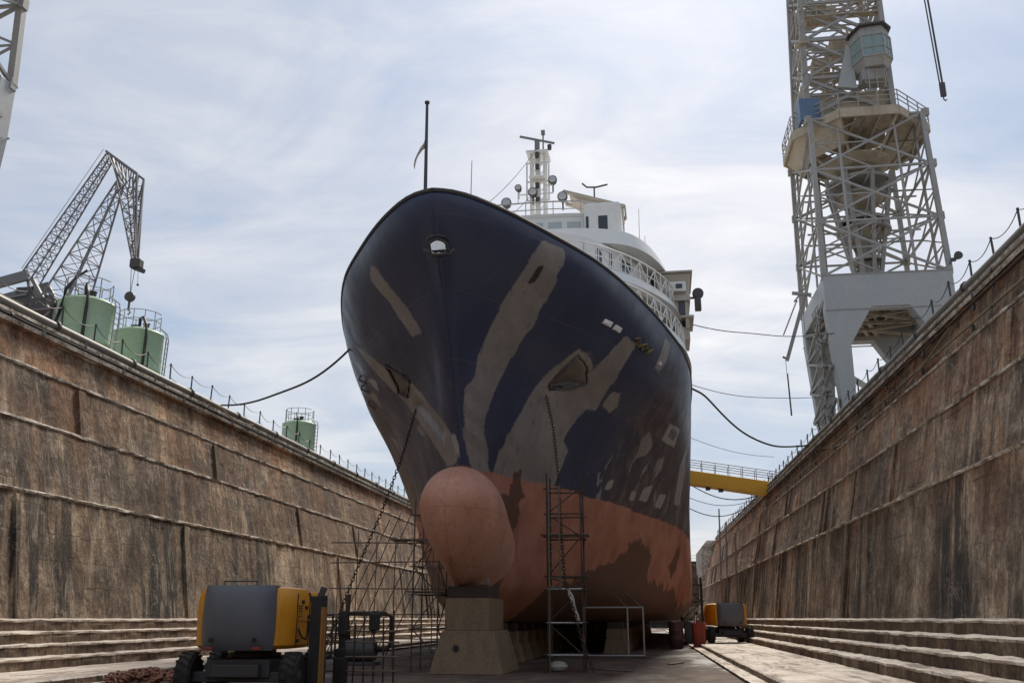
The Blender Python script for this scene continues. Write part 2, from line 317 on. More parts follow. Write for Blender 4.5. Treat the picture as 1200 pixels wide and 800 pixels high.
# red bottom under the ragged boot line
bz = m.math('ADD', m.math('SUBTRACT', 6.82, P[2]), m.math('ADD', m.math('MULTIPLY', wob, .55), m.math('MULTIPLY', wob2, .5)))
c = m.mix(soft(bz, .08), c, red)
dk = m.math('ADD', m.attr('dark_red'), m.math('MULTIPLY', m.math('SUBTRACT', m.noise(1.0, 6, .65, (1,.9,.9), .8), .5), 2.4))
c = m.mix(m.math('MULTIPLY', soft(dk, .12), .88), c, (.085,.036,.023))
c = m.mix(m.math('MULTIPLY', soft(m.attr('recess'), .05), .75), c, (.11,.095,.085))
c = m.mix(m.math('MULTIPLY', soft(m.attr('grille'), .03), .95), c, (.012,.011,.011))
c = m.mix(m.ramp(fine, [(.60,0.0),(.75,.25)]), c, (.14,.10,.08))
br = m.n.new('ShaderNodeTexBrick'); br.inputs['Scale'].default_value = 1.0; br.inputs['Mortar Size'].default_value = .014
br.inputs['Brick Width'].default_value = 6.5; br.inputs['Row Height'].default_value = 2.05; br.inputs['Mortar Smooth'].default_value = .5
cx = m.n.new('ShaderNodeCombineXYZ'); m.l.new(P[1], cx.inputs[0]); m.l.new(P[2], cx.inputs[1]); m.l.new(cx.outputs[0], br.inputs['Vector'])
c = m.mix(m.math('MULTIPLY', br.outputs['Fac'], m.ramp(m.noise(.7, 4, .6), [(.4,.08),(.65,.42)])), c, (.16,.115,.09))
run = m.noise(1.0, 8, .7, (1,3.2,.16), .3, (4,4,4))
c = m.mix(m.ramp(run, [(.60,0.0),(.72,.4)]), c, (.13,.085,.06))
m.col(c)
m.rgh(m.mix(soft(bz, .1), m.ramp(m.noise(.8, 6, .6), [(.3,.30),(.7,.5)]), .75))
# plate seams and slight buckling of the shell plating
br = m.n.new('ShaderNodeTexBrick'); br.inputs['Scale'].default_value = 1.0; br.inputs['Mortar Size'].default_value = .012
br.inputs['Brick Width'].default_value = 6.5; br.inputs['Row Height'].default_value = 2.05; br.inputs['Mortar Smooth'].default_value = .6
cx = m.n.new('ShaderNodeCombineXYZ'); m.l.new(P[1], cx.inputs[0]); m.l.new(P[2], cx.inputs[1]); m.l.new(cx.outputs[0], br.inputs['Vector'])
hgt = m.math('ADD', m.math('MULTIPLY', m.noise(.8, 3, .5), 1.0), m.math('ADD', m.math('MULTIPLY', br.outputs['Fac'], .14), m.math('MULTIPLY', fine, .05)))
m.bump(hgt, .28, .09); M['hull'] = m.m

# ================= the dock (setting) =================
AX = -5.8                                     # centre line of the dock
def edge_noise(n, amp, seed):
    rs = np.random.RandomState(abs(seed)+1); a = rs.uniform(-1,1,n); a = np.sign(a)*np.abs(a)**3; k = np.array([.2,.6,.2]); b = np.convolve(a, k, 'same'); return b*amp+np.convolve(rs.uniform(-1,1,n), np.ones(9)/9, 'same')*amp*.4
def extrude_profile(prof, ys, amp, seed, mats, name, parent=None, shift=None, face_mat=None):
    '''prof: list of (x, z); jittered strip along y'''
    n = len(prof); vs = []; fs = []
    js = [(edge_noise(len(ys), amp, seed+2*i), edge_noise(len(ys), amp, seed+2*i+1)) for i in range(n)]
    for j, y in enumerate(ys):
        dx = shift(y) if shift else 0
        for i, (x, z) in enumerate(prof): vs.append((x+dx+js[i][0][j], y, z+js[i][1][j]))
    me = bpy.data.meshes.new(name); fm = []
    for j in range(len(ys)-1):
        for i in range(n-1):
            fs.append((j*n+i, j*n+i+1, (j+1)*n+i+1, (j+1)*n+i)); fm.append(face_mat[i] if face_mat else 0)
    me.from_pydata(vs, [], fs)
    for mt in mats: me.materials.append(mt)
    me.polygons.foreach_set('material_index', fm); me.update()
    o = bpy.data.objects.new(name, me); col.objects.link(o)
    if parent: o.parent = parent
    return o
YS = np.concatenate([np.arange(-46, -6, 1.0), np.arange(-6, 70, .3), np.arange(70, 152, .7)])
def shR(y): return -.010*(max(y, 0)-29)
def shL(y): return 0.0
def flip(p): return [(2*AX-x, z) for x, z in p]
WALLP = [(9.0,1.72),(9.65,6.0),(10.12,6.12),(10.68,8.72),(11.05,8.84),(11.45,10.95),(11.75,11.05),(12.05,12.5)]
def make_wall(side):
    mt = M['wall_r'] if side > 0 else M['wall_l']
    root = empty('dock_wall', ((9 if side > 0 else -20.6), 30, 0), 0,
        'tall warm brown stained dock wall on the right with stepped ledges, below the big tower crane' if side > 0 else
        'tall dark brown stained dock wall on the left with stepped ledges, below the green silos', 'dock wall')
    off = Vector(root.location)
    fx = (lambda p: p) if side > 0 else flip
    sh = shR if side > 0 else shL
    parts = []
    def ep(prof, amp, seed, mats, name, fm=None):
        o = extrude_profile(fx(prof), YS, amp, seed, mats, name, root, sh, fm); o.location = -off
        return o
    # face panels between the ledges
    for k in range(0, 8, 2):
        (x0,z0),(x1,z1) = WALLP[k], WALLP[k+1]
        steps = 9; prof = [(x0+(x1-x0)*t/steps, z0+(z1-z0)*t/steps) for t in range(steps+1)]
        ep(prof, .035, 10*k+side, [mt], 'wall_face')
    # worn nosing of each ledge, standing slightly proud
    for k in (1, 3, 5):
        (x0,z0),(x1,z1) = WALLP[k], WALLP[k+1]
        ep([(x0+.02,z0-.05),(x0-.05,z0-.035),(x0-.06,z0+.04),(x0-.01,z0+.075),(x1+.03,z1)], .045, 40*k+side, [M['ledge']], 'ledge_nosing')
    # coping with recessed service channel under it
    ep([(12.05,12.5),(11.80,12.52),(11.78,12.68),(12.06,12.70),(12.10,12.88),(11.86,12.90),(11.86,13.03),(13.1,13.05)], .02, 7+side, [M['ledge'], mt], 'coping', [1,0,0,1,1,0,0])
    # vertical drain slots and buttress strips
    rs = random.Random(3+side)
    y = -4.0
    while y < 148:
        k = rs.choice([0, 0, 2, 4]); (x0,z0),(x1,z1) = WALLP[k], WALLP[k+1]
        wd = rs.uniform(.18,.6); mb = MB(); dd = rs.uniform(.05,.12)
        s = side
        def X(v): return (v+sh(y)) if s > 0 else (2*AX-v)
        a, b_ = X(x0-dd), X(x1-dd); a2, b2 = X(x0+.3), X(x1+.3)
        z1b = z1-.14
        b_ = a+(b_-a)*(z1b-z0)/(z1-z0)
        mb.add([(a,y,z0),(b_,y,z1b),(b2,y,z1b),(a2,y,z0),(a,y+wd,z0),(b_,y+wd,z1b),(b2,y+wd,z1b),(a2,y+wd,z0)],
               [(0,1,2,3),(7,6,5,4),(0,4,5,1),(1,5,6,2)])
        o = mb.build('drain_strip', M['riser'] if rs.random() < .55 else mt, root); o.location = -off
        y += rs.choice([rs.uniform(1.2,2.2), rs.uniform(4,12)])
    return root
wall_right = make_wall(1); wall_left = make_wall(-1)

# steps at the foot of each wall
STEP = [(3.15,.28),(6.25,.30),(6.30,.62),(6.80,.65),(6.85,.98),(7.35,1.00),(7.40,1.34),(8.05,1.36),(8.10,1.70),(9.06,1.75)]
for side in (1, -1):
    root = empty('dock_steps', ((8 if side > 0 else -19.6), 30, 0), 0,
        'flight of worn pale treads along the foot of the right dock wall' if side > 0 else
        'worn pale steps along the foot of the left dock wall behind the near boom lift', 'steps')
    fx = (lambda p: p) if side > 0 else flip
    for k in range(4):
        a, b, c = STEP[2*k+1], STEP[2*k+2], STEP[2*k+3]
        xm = b[0]-.05
        prof = [(a[0],a[1]-.03),(a[0]+.01,(a[1]+b[1])/2),(a[0]+.02,b[1]-.07),(a[0]+.00,b[1]-.06),(a[0]+.005,b[1]-.01),(a[0]+.08,b[1]),(a[0]+.35,(b[1]+c[1])/2),(c[0]+.03,c[1])]
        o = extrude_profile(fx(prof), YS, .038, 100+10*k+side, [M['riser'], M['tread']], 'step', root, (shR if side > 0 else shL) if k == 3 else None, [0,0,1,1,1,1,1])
        o.location = -Vector(root.location)
    # wide platform (altar) at floor level, with a gutter slab below it
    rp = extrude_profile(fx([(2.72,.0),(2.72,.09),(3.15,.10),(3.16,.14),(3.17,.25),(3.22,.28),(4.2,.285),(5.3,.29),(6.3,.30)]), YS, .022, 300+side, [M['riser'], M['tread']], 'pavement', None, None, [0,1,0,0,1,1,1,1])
    tag(rp, kind='structure')
# floor and quays
def sheet(name, x0, x1, y0, y1, z, mt, nx=60, ny=120, amp=0.0):
    rs = np.random.RandomState(5); vs = [(x0+(x1-x0)*i/nx, y0+(y1-y0)*j/ny, z+rs.uniform(-amp,amp)) for j in range(ny+1) for i in range(nx+1)]
    fs = [(j*(nx+1)+i, j*(nx+1)+i+1, (j+1)*(nx+1)+i+1, (j+1)*(nx+1)+i) for j in range(ny) for i in range(nx)]
    me = bpy.data.meshes.new(name); me.from_pydata(vs, [], fs); me.materials.append(mt); o = bpy.data.objects.new(name, me); col.objects.link(o)
    return tag(o, kind='structure')
sheet('dock_floor', -25, 13, -46, 215, 0.0, M['floor'], 40, 260, .006)
m = Mat('quay_concrete', .9); a = m.noise(.4, 8, .65); m.col(m.ramp(a, [(.35,(.16,.14,.12)), (.65,(.34,.31,.27))])); M['quay'] = m.m
sheet('ground', 12.9, 900, -46, 1600, 13.02, M['quay'], 4, 4)
sheet('ground', -900, -24.6, -46, 1600, 13.02, M['quay'], 4, 4)
sheet('ground', -24.2, 12.4, 216, 1600, 13.0, M['quay'], 4, 4)
sheet('ground', -900, 900, -400, -46, 13.01, M['quay'], 4, 4)

# head wall behind the photographer, and the far end: entrance piers and the dark dock gate
mb = MB(); mb.prism([(-46.5,0),(-46.5,13),(-44,13),(-43.6,8),(-43,4),(-42.4,0)], -25.5, 13.4, 'x')
tag(mb.build('dock_wall', M['wall_l']), 'stepped stone wall closing the head of the dock behind the photographer', 'dock wall')
mb = MB()
mb.prism([(8.6,0),(8.9,12.3),(9.8,13.4),(18,13.4),(18,0)], 151.8, 168, 'y')
o = mb.build('dock_pier', M['ledge'], bevel=.1); tag(o, 'pale battered stone pier at the far end of the right dock wall', 'pier')
mb = MB(); mb.prism([(2*AX-8.6,0),(2*AX-8.9,12.3),(2*AX-9.8,13.4),(-30,13.4),(-30,0)], 151.8, 168, 'y')
o = mb.build('dock_pier', M['ledge'], bevel=.1); tag(o, 'pale stone pier at the far end of the left dock wall, hidden behind the ship', 'pier')
gt = empty('dock_gate', (AX, 196, 0), 0, 'dark steel gate closing the far end of the dock between ship and pier', 'dock gate')
mb = MB(); mb.box(-17, 17, -2, 2, -.1, 12.6); mb.build('gate_body', M['dark_steel'], gt)
mb = MB()
for z in np.arange(1, 12.5, 1.6): mb.box(-17, 17, -2.35, -2.02, z, z+.18)
for x in np.arange(-16, 17, 2.6): mb.box(x-.1, x+.1, -2.3, -2.03, .1, 12.4)
mb.build('stiffener', M['chain'], gt)
mb = MB()
for x in np.arange(-16.5, 17, 2.2): mb.bar((x,-1.8,12.6),(x,-1.8,13.7),.06)
for z in (13.15, 13.7): mb.bar((-17,-1.8,z),(17,-1.8,z),.06)
mb.build('railing', M['scaf'], gt)
for z, y in ((11.2, 172), (8.4, 176), (5.6, 180)):
    pass
# stepped altars beyond the ship's quarter, right of the stern
al = empty('end_steps', (4, 170, 0), 0, 'dark stepped ledges of the dock end, seen between ship side and pale pier', 'steps')
for k, (y, z) in enumerate(((150,1.6),(153.5,3.4),(157,5.2),(160.5,7.0),(164,8.8),(167.5,10.6))):
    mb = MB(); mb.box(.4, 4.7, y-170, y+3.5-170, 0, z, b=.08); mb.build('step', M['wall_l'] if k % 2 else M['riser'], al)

# ================= quay edge furniture =================
def sag(p, q, drop, n=16):
    p, q = Vector(p), Vector(q); return [p.lerp(q, t)-Vector((0,0,drop*4*t*(1-t))) for t in [i/n for i in range(n+1)]]
def fence(side):
    rs = random.Random(21+side)
    ys = []; y = 9.0
    while y < 148 and len(ys) < 62: ys.append(y); y += 2.35 if side < 0 else 2.3
    sh = shR if side > 0 else shL
    X = lambda y: (12.35+sh(y)) if side > 0 else 2*AX-12.3
    root = empty('chain_fence', (X(30), 30, 13.04), 0,
        'slim posts linked by sagging chain along the right quay edge below the tower crane' if side > 0 else
        'row of slim posts linked by sagging chain along the left quay edge beside the silos', 'fence')
    P = []
    for y in ys:
        t = rs.uniform(-.05,.05); top = (X(y)+t, y+rs.uniform(-.06,.06), 14.40+rs.uniform(-.08,.06)); P.append(top)
        mb = MB(); mb.tube([(X(y),y,12.98), top], .042, 6); mb.lathe([(.08,0),(.08,.03)], (X(y),y,13.05), 8)
        mb.lathe([(.05,0),(.05,.05)], (top[0],top[1],top[2]-.06), 8)
        o = mb.build('post', M['dark_steel'], root); o.location = -Vector(root.location)
    mb = MB()
    for a, b in zip(P[:-1], P[1:]):
        for f, dr in ((1.0, .3), (.5, .12)):
            a2 = (a[0],a[1],13.05+(a[2]-13.1)*f); b2 = (b[0],b[1],13.05+(b[2]-13.1)*f)
            if f < 1 and rs.random() < .35: continue
            mb.tube(sag(a2, b2, dr+rs.uniform(-.08,.08), 8), .018, 4)
    o = mb.build('chain', M['scaf_dark'], root); o.location = -Vector(root.location)
fence(1); fence(-1)
def quay_pipe(side, dx, z, r, mt, label, y0=-40, y1=149, name='service_pipe'):
    sh = shR if side > 0 else shL
    X = lambda y: (12.1+dx+sh(y)) if side > 0 else 2*AX-12.1-dx
    rs = random.Random(int(r*1000)+side+5); mb = MB(); ys = np.arange(y0, y1, 3.0)
    mb.tube([(X(y)+rs.uniform(-.02,.02), y, z+rs.uniform(-.02,.02)) for y in ys], r, 10)
    root = empty(name, (X(30), 30, z), 0, label, 'pipe')
    o = mb.build('pipe', mt, root, smooth=True); o.location = -Vector(root.location)
    for y in np.arange(y0+2, y1-1, 6.0):
        o = MB().lathe([(r*1.45,-.06),(r*1.45,.06)], (X(y), y, z), 12, 'y').build('flange', M['dark_steel'], root); o.location = -Vector(root.location)
        o = MB().box(X(y)-r*.9, X(y)+r*.9, y+1.9, y+2.1, z-r-.2, z-r*.8).build('bracket', M['dark_steel'], root); o.location = -Vector(root.location)
quay_pipe(1, -.10, 13.24, .15, M['pipe'], 'thick grey service pipe along the right quay edge')
quay_pipe(-1, -.10, 13.26, .16, M['pipe'], 'thick pale service pipe along the left quay edge below the silos')
quay_pipe(1, -.28, 12.79, .06, M['rope_tan'], 'thin tan pipe clipped under the coping of the right dock wall', 5, 120)
quay_pipe(1, -.46, 11.55, .045, M['rope_tan'], 'thin tan pipe running low on the top band of the right dock wall', 5, 90)
quay_pipe(1, -.34, 12.30, .05, M['chain'], 'thin dark pipe under the tan pipe of the right dock wall', 5, 110)
quay_pipe(-1, -.28, 12.79, .06, M['rope'], 'thin dark pipe clipped under the coping of the left dock wall', 5, 120)

def hang(pts, sagd=0, n=10):
    out = []
    for i in range(len(pts)-1):
        a, b = Vector(pts[i]), Vector(pts[i+1]); s_ = sagd[i] if isinstance(sagd, (list,tuple)) else sagd
        out += [a.lerp(b, t/n)-Vector((0,0,4*s_*(t/n)*(1-t/n))) for t in range(n)]
    return out+[Vector(pts[-1])]
def smooth_line(P_, it=2):
    for _ in range(it): P_ = [P_[0]]+[(P_[i-1]+P_[i]*2+P_[i+1])/4 for i in range(1, len(P_)-1)]+[P_[-1]]
    return P_
def rope(pts, r, mt, label, sagd=0, name='mooring_rope', cat='rope', group=None):
    return tag(MB().tube(smooth_line(hang(pts, sagd, 14), 10), r, 6).build(name, mt, smooth='all'), label, cat, group)

# bollards at the quay edge
def bollard(loc, label):
    b = empty('bollard', loc, 0, label, 'bollard', 'iron bollards on the quay edge')
    MB().lathe([(.28,0),(.28,.06),(.18,.1),(.15,.4),(.24,.5),(.26,.58),(.18,.64)], (0,0,0), 16).build('post', M['dark_steel'], b, smooth=True)
    MB().lathe([(.42,0),(.42,.04)], (0,0,0), 16).build('base_plate', M['chain'], b)
for x, y, l in ((12.25, 66.9, 'squat dark iron bollard holding the thick rope at the foot of the tower crane'),
                (12.7, 56.2, 'squat dark iron bollard on the right quay edge inside the crane portal'),
                (12.0, 98.0, 'squat dark iron bollard on the right quay beyond the yellow gangway'),
                (-24.2, 49.3, 'squat dark iron bollard on the left quay between the silos, rope made fast')):
    bollard((x, y, 13.05), l)
# ---- hull form (local frame: origin below the bow, y aft, z up) ----
ZL = [1.6, 2.1, 3.0, 5.0, 6.9, 8.0, 10.0, 12.0, 14.2]
STEM = [1.2, 0.8, 0.4, -0.4, -0.9, -1.4, -2.5, -3.8, -5.8]
BT = [
 ([0,4,9,14,19,24,34,46,60],[.05,.2,1.0,2.0,3.2,4.5,7.0,7.8,8.0]),
 ([0,4,9,14,19,24,34,46,60],[.15,.6,1.7,3.0,4.3,5.7,7.7,8.3,8.5]),
 ([0,.4,4.3,8.3,13.3,18.3,23.3,28.3,34.3,41,50],[0,.35,1.3,2.3,3.7,5.1,6.4,7.4,8.2,8.7,8.8]),
 ([0,.3,3,6.5,9.8,14.5,19.5,25,30,36,43],[0,.3,1.2,2.4,3.4,4.8,6.1,7.2,8.0,8.6,8.8]),
 ([0,.2,2,4,7,10.2,15,20,25,30,36,43],[0,.18,.95,1.85,3.0,4.0,5.3,6.6,7.6,8.2,8.6,8.8]),
 ([0,.15,2.4,4.4,7.4,10.7,15.4,20.4,25.4,30.4,43],[0,.15,1.3,2.2,3.3,4.4,5.8,7.0,7.9,8.4,8.8]),
 ([0,.15,1.5,3.5,5.5,8.5,11.8,16.5,21.5,26.5,31.5,45],[0,.2,.95,2.0,2.95,4.25,5.3,6.8,7.8,8.4,8.7,8.8]),
 ([0,.15,.5,1.8,3.8,6.8,9.8,13.1,17.8,22.8,27.8,35],[0,.3,.65,1.6,3.0,4.65,5.9,6.95,7.95,8.5,8.75,8.8]),
 ([0,.12,.4,1.0,2.0,3.3,6.1,9.8,13.8,17.3,21.8,28],[0,.45,.95,1.6,2.45,3.35,4.98,6.35,7.45,8.2,8.65,8.8]),
]
LOA = 98.0
def pchip(xs, ys, x):
    xs = np.asarray(xs, float); ys = np.asarray(ys, float); x = np.clip(np.asarray(x, float), xs[0], xs[-1])
    h = np.diff(xs); d = np.diff(ys)/h; m = np.zeros(len(xs))
    for i in range(1, len(xs)-1):
        if d[i-1]*d[i] > 0:
            w1 = 2*h[i]+h[i-1]; w2 = h[i]+2*h[i-1]; m[i] = (w1+w2)/(w1/d[i-1]+w2/d[i])
    m[0] = d[0]; m[-1] = 0.0 if len(xs) > 3 else d[-1]
    i = np.clip(np.searchsorted(xs, x, side='right')-1, 0, len(xs)-2)
    t = (x-xs[i])/h[i]
    return (2*t**3-3*t**2+1)*ys[i]+(t**3-2*t**2+t)*h[i]*m[i]+(-2*t**3+3*t**2)*ys[i+1]+(t**3-t**2)*h[i]*m[i+1]
def sheer(y):
    return pchip([-5.8,-3,2,7,15,40,98],[15.05,14.75,14.42,14.2,14.0,14.1,14.2], y)
def hull_point(s, zn):
    '''s metres aft of the stem at the nominal level zn -> (half breadth, y, z)'''
    bs = [float(pchip(t[0], t[1], s)) for t in BT]
    b = float(pchip(ZL, bs, zn)); y0 = float(pchip(ZL, STEM, zn))
    y = y0+s*(LOA-y0)/(LOA+5.8)
    if y > 84: b *= max(0.0, 1-((y-84)/ (16.0+6*(zn-1.6)/12.6))**2*(1.25-.6*(zn-1.6)/12.6))
    z = zn if zn <= 12 else 12+(zn-12)*(float(sheer(y))-12)/2.2
    return b, y, z
S_COL = np.concatenate([np.array([0,.04,.08,.14,.2,.3,.42]), np.arange(.56,34,.16), np.arange(34.3,60,.5), np.linspace(60.5,LOA+5.8,40)])
Z_ROW = np.concatenate([np.linspace(1.6,2.3,8), np.linspace(2.42,14.2,104)])
def hull_grid():
    bt = np.array([pchip(t[0], t[1], S_COL) for t in BT])           # level x column
    y0 = pchip(ZL, STEM, Z_ROW)
    B = np.zeros((len(Z_ROW), len(S_COL)))
    for j in range(len(S_COL)): B[:, j] = pchip(ZL, bt[:, j], Z_ROW)
    Yy = y0[:, None]+S_COL[None, :]*((LOA-y0)/(LOA+5.8))[:, None]
    q = (Z_ROW[:, None]-1.6)/12.6
    k = 1-np.clip((Yy-84)/(16.0+6*q), 0, 1)**2*(1.25-.6*q)
    B = B*np.where(Yy > 84, np.maximum(k, 0), 1)
    Zz = np.repeat(Z_ROW[:, None], len(S_COL), 1)
    Zz = np.where(Zz > 12, 12+(Zz-12)*(sheer(Yy.ravel()).reshape(Yy.shape)-12)/2.2, Zz)
    return B, Yy, Zz

# ================= the ship =================
ship = empty('ship', (-6.2, 33, 0), -0.022, 'navy and white passenger ship in the dry dock with red bottom and grey primer patches', 'ship')
B, HY, HZ = hull_grid()
def sdf(poly, y, z):
    p = np.array(poly, float); d = np.full(y.shape, 1e9); ins = np.zeros(y.shape, bool)
    for i in range(len(p)):
        a, b = p[i], p[(i+1) % len(p)]; e = b-a; L2 = max(e@e, 1e-9)
        t = np.clip(((y-a[0])*e[0]+(z-a[1])*e[1])/L2, 0, 1)
        d = np.minimum(d, np.hypot(y-a[0]-t*e[0], z-a[1]-t*e[1]))
        cr = ((a[1] > z) != (b[1] > z)) & (y < (b[0]-a[0])*(z-a[1])/((b[1]-a[1]) if b[1] != a[1] else 1e-9)+a[0]); ins ^= cr
    return np.where(ins, d, -d)
PR_R = [
 [(-2.72,14.4),(-1.6,14.4),(-1.24,13.35),(-0.98,12.81),(-0.63,11.97),(-0.54,11.31),(-0.34,10.17),(-0.48,9.21),(-0.5,8.28),(0.14,7.47),(0.76,6.6),(-0.1,6.5),(-0.65,6.99),(-1.15,7.87),(-1.67,8.97),(-1.81,9.39),(-1.64,9.88),(-1.84,10.74),(-1.96,11.47),(-2.25,12.44),(-2.43,12.9),(-2.62,13.49)],
 [(1.97,11.74),(2.66,11.71),(3.6,11.33),(3.96,12.77),(5.22,12.79),(5.26,11.71),(5.42,11.11),(5.79,10.12),(5.07,9.98),(4.76,9.5),(4.46,8.62),(5.12,8.31),(5.01,7.46),(4.69,6.6),(2.63,6.4),(0.9,6.5),(0.79,7.57),(0.99,8.55),(1.24,9.23),(1.47,10.26),(1.67,11.08)],
 [(5.96,10.37),(5.86,10.85),(6.59,11.01),(7.29,10.5),(6.95,10.17)], [(11.75,9.04),(11.41,9.83),(11.77,10.3),(12.99,9.81),(12.7,9.31)],
 [(14.63,8.76),(14.57,9.31),(15.46,9.7),(15.8,9.19)], [(7.88,12.34),(7.9,12.81),(7.81,13.7),(8.71,13.7),(8.94,12.88),(8.61,12.37)]]
PR_L = [
 [(-2.48,13.9),(-2.63,13.7),(-2.24,12.59),(-2.07,11.88),(-1.94,11.47),(-1.26,11.54),(-1.38,12.2),(-1.73,12.97),(-1.92,13.62)],
 [(3.91,13.04),(3.17,12.42),(2.58,11.79),(2.21,11.16),(1.27,10.53),(0.56,9.53),(-0.97,8.16),(-1.1,7.3),(-0.76,6.89),(0.58,7.08),(1.47,8.25),(3.0,9.7),(3.6,10.84),(3.6,11.7)],
 [(3.4,9.16),(2.67,9.11),(1.88,8.5),(2.6,8.57)], [(6,11.2),(7.5,11.6),(7.3,10.8)], [(9,9.6),(10.5,10.2),(10.2,9.2)]]
PL_R = [[(13.79,10.2),(13.59,11.0),(16.17,11.18),(16.56,10.32)], [(9.53,7.29),(9.73,7.74),(10.27,7.81),(10.23,7.34)], [(14.28,7.34),(14.25,7.91),(15.48,8.2),(15.59,7.4)],
        [(17.06,7.34),(17.29,8.03),(18.6,8.09),(18.3,7.34)], [(20.95,7.9),(19.7,9.85),(20.3,11.0),(22.4,9.72),(22.6,7.97)], [(12.87,7.22),(12.92,7.63),(13.58,7.63),(13.57,7.17)]]
PL_L = [[(-1.15,7.0),(-1.2,7.9),(-.95,7.9),(-.9,7.1)], [(4.4,11.4),(5.6,11.9),(5.2,11.1)]]
RC_R = [[(2.10,10.30),(2.28,11.55),(3.15,11.30),(4.0,10.82),(3.0,10.35)]]
RC_L = [[(2.15,11.4),(1.27,10.53),(2.6,10.2),(3.1,10.5)]]
RC_L2 = [[(2.55,9.95),(1.35,9.95),(-.55,8.2),(0.11,7.85)]]
GR_R = [[(-2.08,13.02),(-2.26,13.6),(-2.06,13.66),(-1.86,13.05)], [(2.17,10.12),(2.17,10.28),(3.2,10.62),(3.2,10.50)]]
GR_L = [[(-2.26,13.68),(-2.20,13.62),(-2.04,13.12),(-1.98,13.16),(-2.16,13.7)]]
DR = [[(6.5,1.0),(7.2,2.9),(9.3,3.3),(12.6,4.3),(15.5,5.55),(18.3,5.0),(19.5,3.6),(26,3.4),(30,2.4),(40,3.0),(60,3.2),(98,3.2),(98,1.0)], [(22.8,4.6),(24.5,4.2),(26.5,5.6),(25.5,5.9)],
      [(-.3,1.4),(2.1,1.4),(2.4,4.0),(3.1,6.3),(2.2,6.7),(.6,5.4)]]
def mx(polys, y, z): return np.max([sdf(p, y, z) for p in polys], axis=0)
ny, nx = B.shape
att = {k: [] for k in ('primer','pale','wear','stroke','dark_red','recess','grille')}
verts = []
for side in (1, -1):
    rc = mx(RC_R if side > 0 else RC_L, HY, HZ); rc2 = rc if side > 0 else mx(RC_L2, HY, HZ)
    push = .55*np.clip(rc/.22+.15, 0, 1)
    if side < 0: push = push+.25*np.clip(rc2/.2+.15, 0, 1)
    b = B-np.minimum(push, B*.5)
    # slight buckling between the frames
    b = b*1.0
    verts.append(np.stack([side*b, HY, HZ], -1).reshape(-1, 3))
    S = side > 0
    att['primer'].append(mx(PR_R if S else PR_L, HY, HZ)); att['pale'].append(mx(PL_R if S else PL_L, HY, HZ))
    att['wear'].append(np.minimum(np.minimum((HY-9.5)/2, (12.9-HZ)), 4.0)); att['stroke'].append(np.minimum.reduce([(HY-7.5)*.5, (9.0+np.clip((HY-12)*.1,0,1.4)-HZ), (HZ-6.5)*2]))
    att['dark_red'].append(mx(DR, HY, HZ)); att['recess'].append(rc)
    gr = mx(GR_R if S else GR_L, HY, HZ)
    if S:   # louvred vent in a pale frame
        for k in range(4):
            y0 = 14.45+k*.38; gr = np.maximum(gr, sdf([(y0,10.48),(y0-.02,10.95),(y0+.2,10.97),(y0+.22,10.5)], HY, HZ))
    att['grille'].append(gr)
V = np.concatenate(verts); off = ny*nx
fs = []
hole = (np.abs(B)/.29)**2+((HZ-13.42)/.19)**2 < 1.0
hole &= HY < -3
for side in (0, 1):
    for i in range(ny-1):
        r0 = side*off+i*nx
        for j in range(nx-1):
            if j < 8 and (hole[i, j] and hole[i+1, j+1] or hole[i,j+1] and hole[i+1,j]): continue
            q = (r0+j, r0+j+1, r0+nx+j+1, r0+nx+j); fs.append(q if side == 0 else q[::-1])
for j in range(nx-1): fs.append((j, off+j, off+j+1, j+1))
me = bpy.data.meshes.new('hull'); me.from_pydata(V.tolist(), [], fs)
for k, a in att.items():
    at_ = me.attributes.new(k, 'FLOAT', 'POINT'); at_.data.foreach_set('value', np.concatenate([x.ravel() for x in a]).astype(np.float32))
me.materials.append(M['hull']); me.polygons.foreach_set('use_smooth', [True]*len(me.polygons)); me.update()
hull = bpy.data.objects.new('hull', me); col.objects.link(hull); hull.parent = ship
sld = hull.modifiers.new('s', 'SOLIDIFY'); sld.thickness = .05; sld.offset = -1

def hp(y, z, side=1, out=0.0):
    '''point on the shell at local y, z'''
    k = np.argmin(np.abs(Z_ROW-z)); rows = [k-1, k, k+1] if 0 < k < ny-1 else [k]
    best = None
    i = int(np.argmin((HZ[:, :]-z)**2+(HY-y)**2)); bb = B.ravel()[i]
    return Vector((side*(bb+out), y, z))
# bulwark rail along the sheer
mb = MB()
for side in (1, -1):
    pts = [(side*B[-1, j], HY[-1, j], HZ[-1, j]+.02) for j in list(range(0, 40, 2))+list(range(40, nx, 5))]
    mb.tube(pts, .07, 6)
mb.build('bulwark_rail', M['dark_steel'], ship)
# foredeck
mb = MB(); js = list(range(6, nx, 6)); vs = []
for j in js: vs += [(-B[-14, j]+.02, HY[-14, j], HZ[-1, j]-1.35), (B[-14, j]-.02, HY[-14, j], HZ[-1, j]-1.35)]
mb.add(vs, [(2*i, 2*i+1, 2*i+3, 2*i+2) for i in range(len(js)-1)]); mb.build('foredeck', M['cream'], ship)
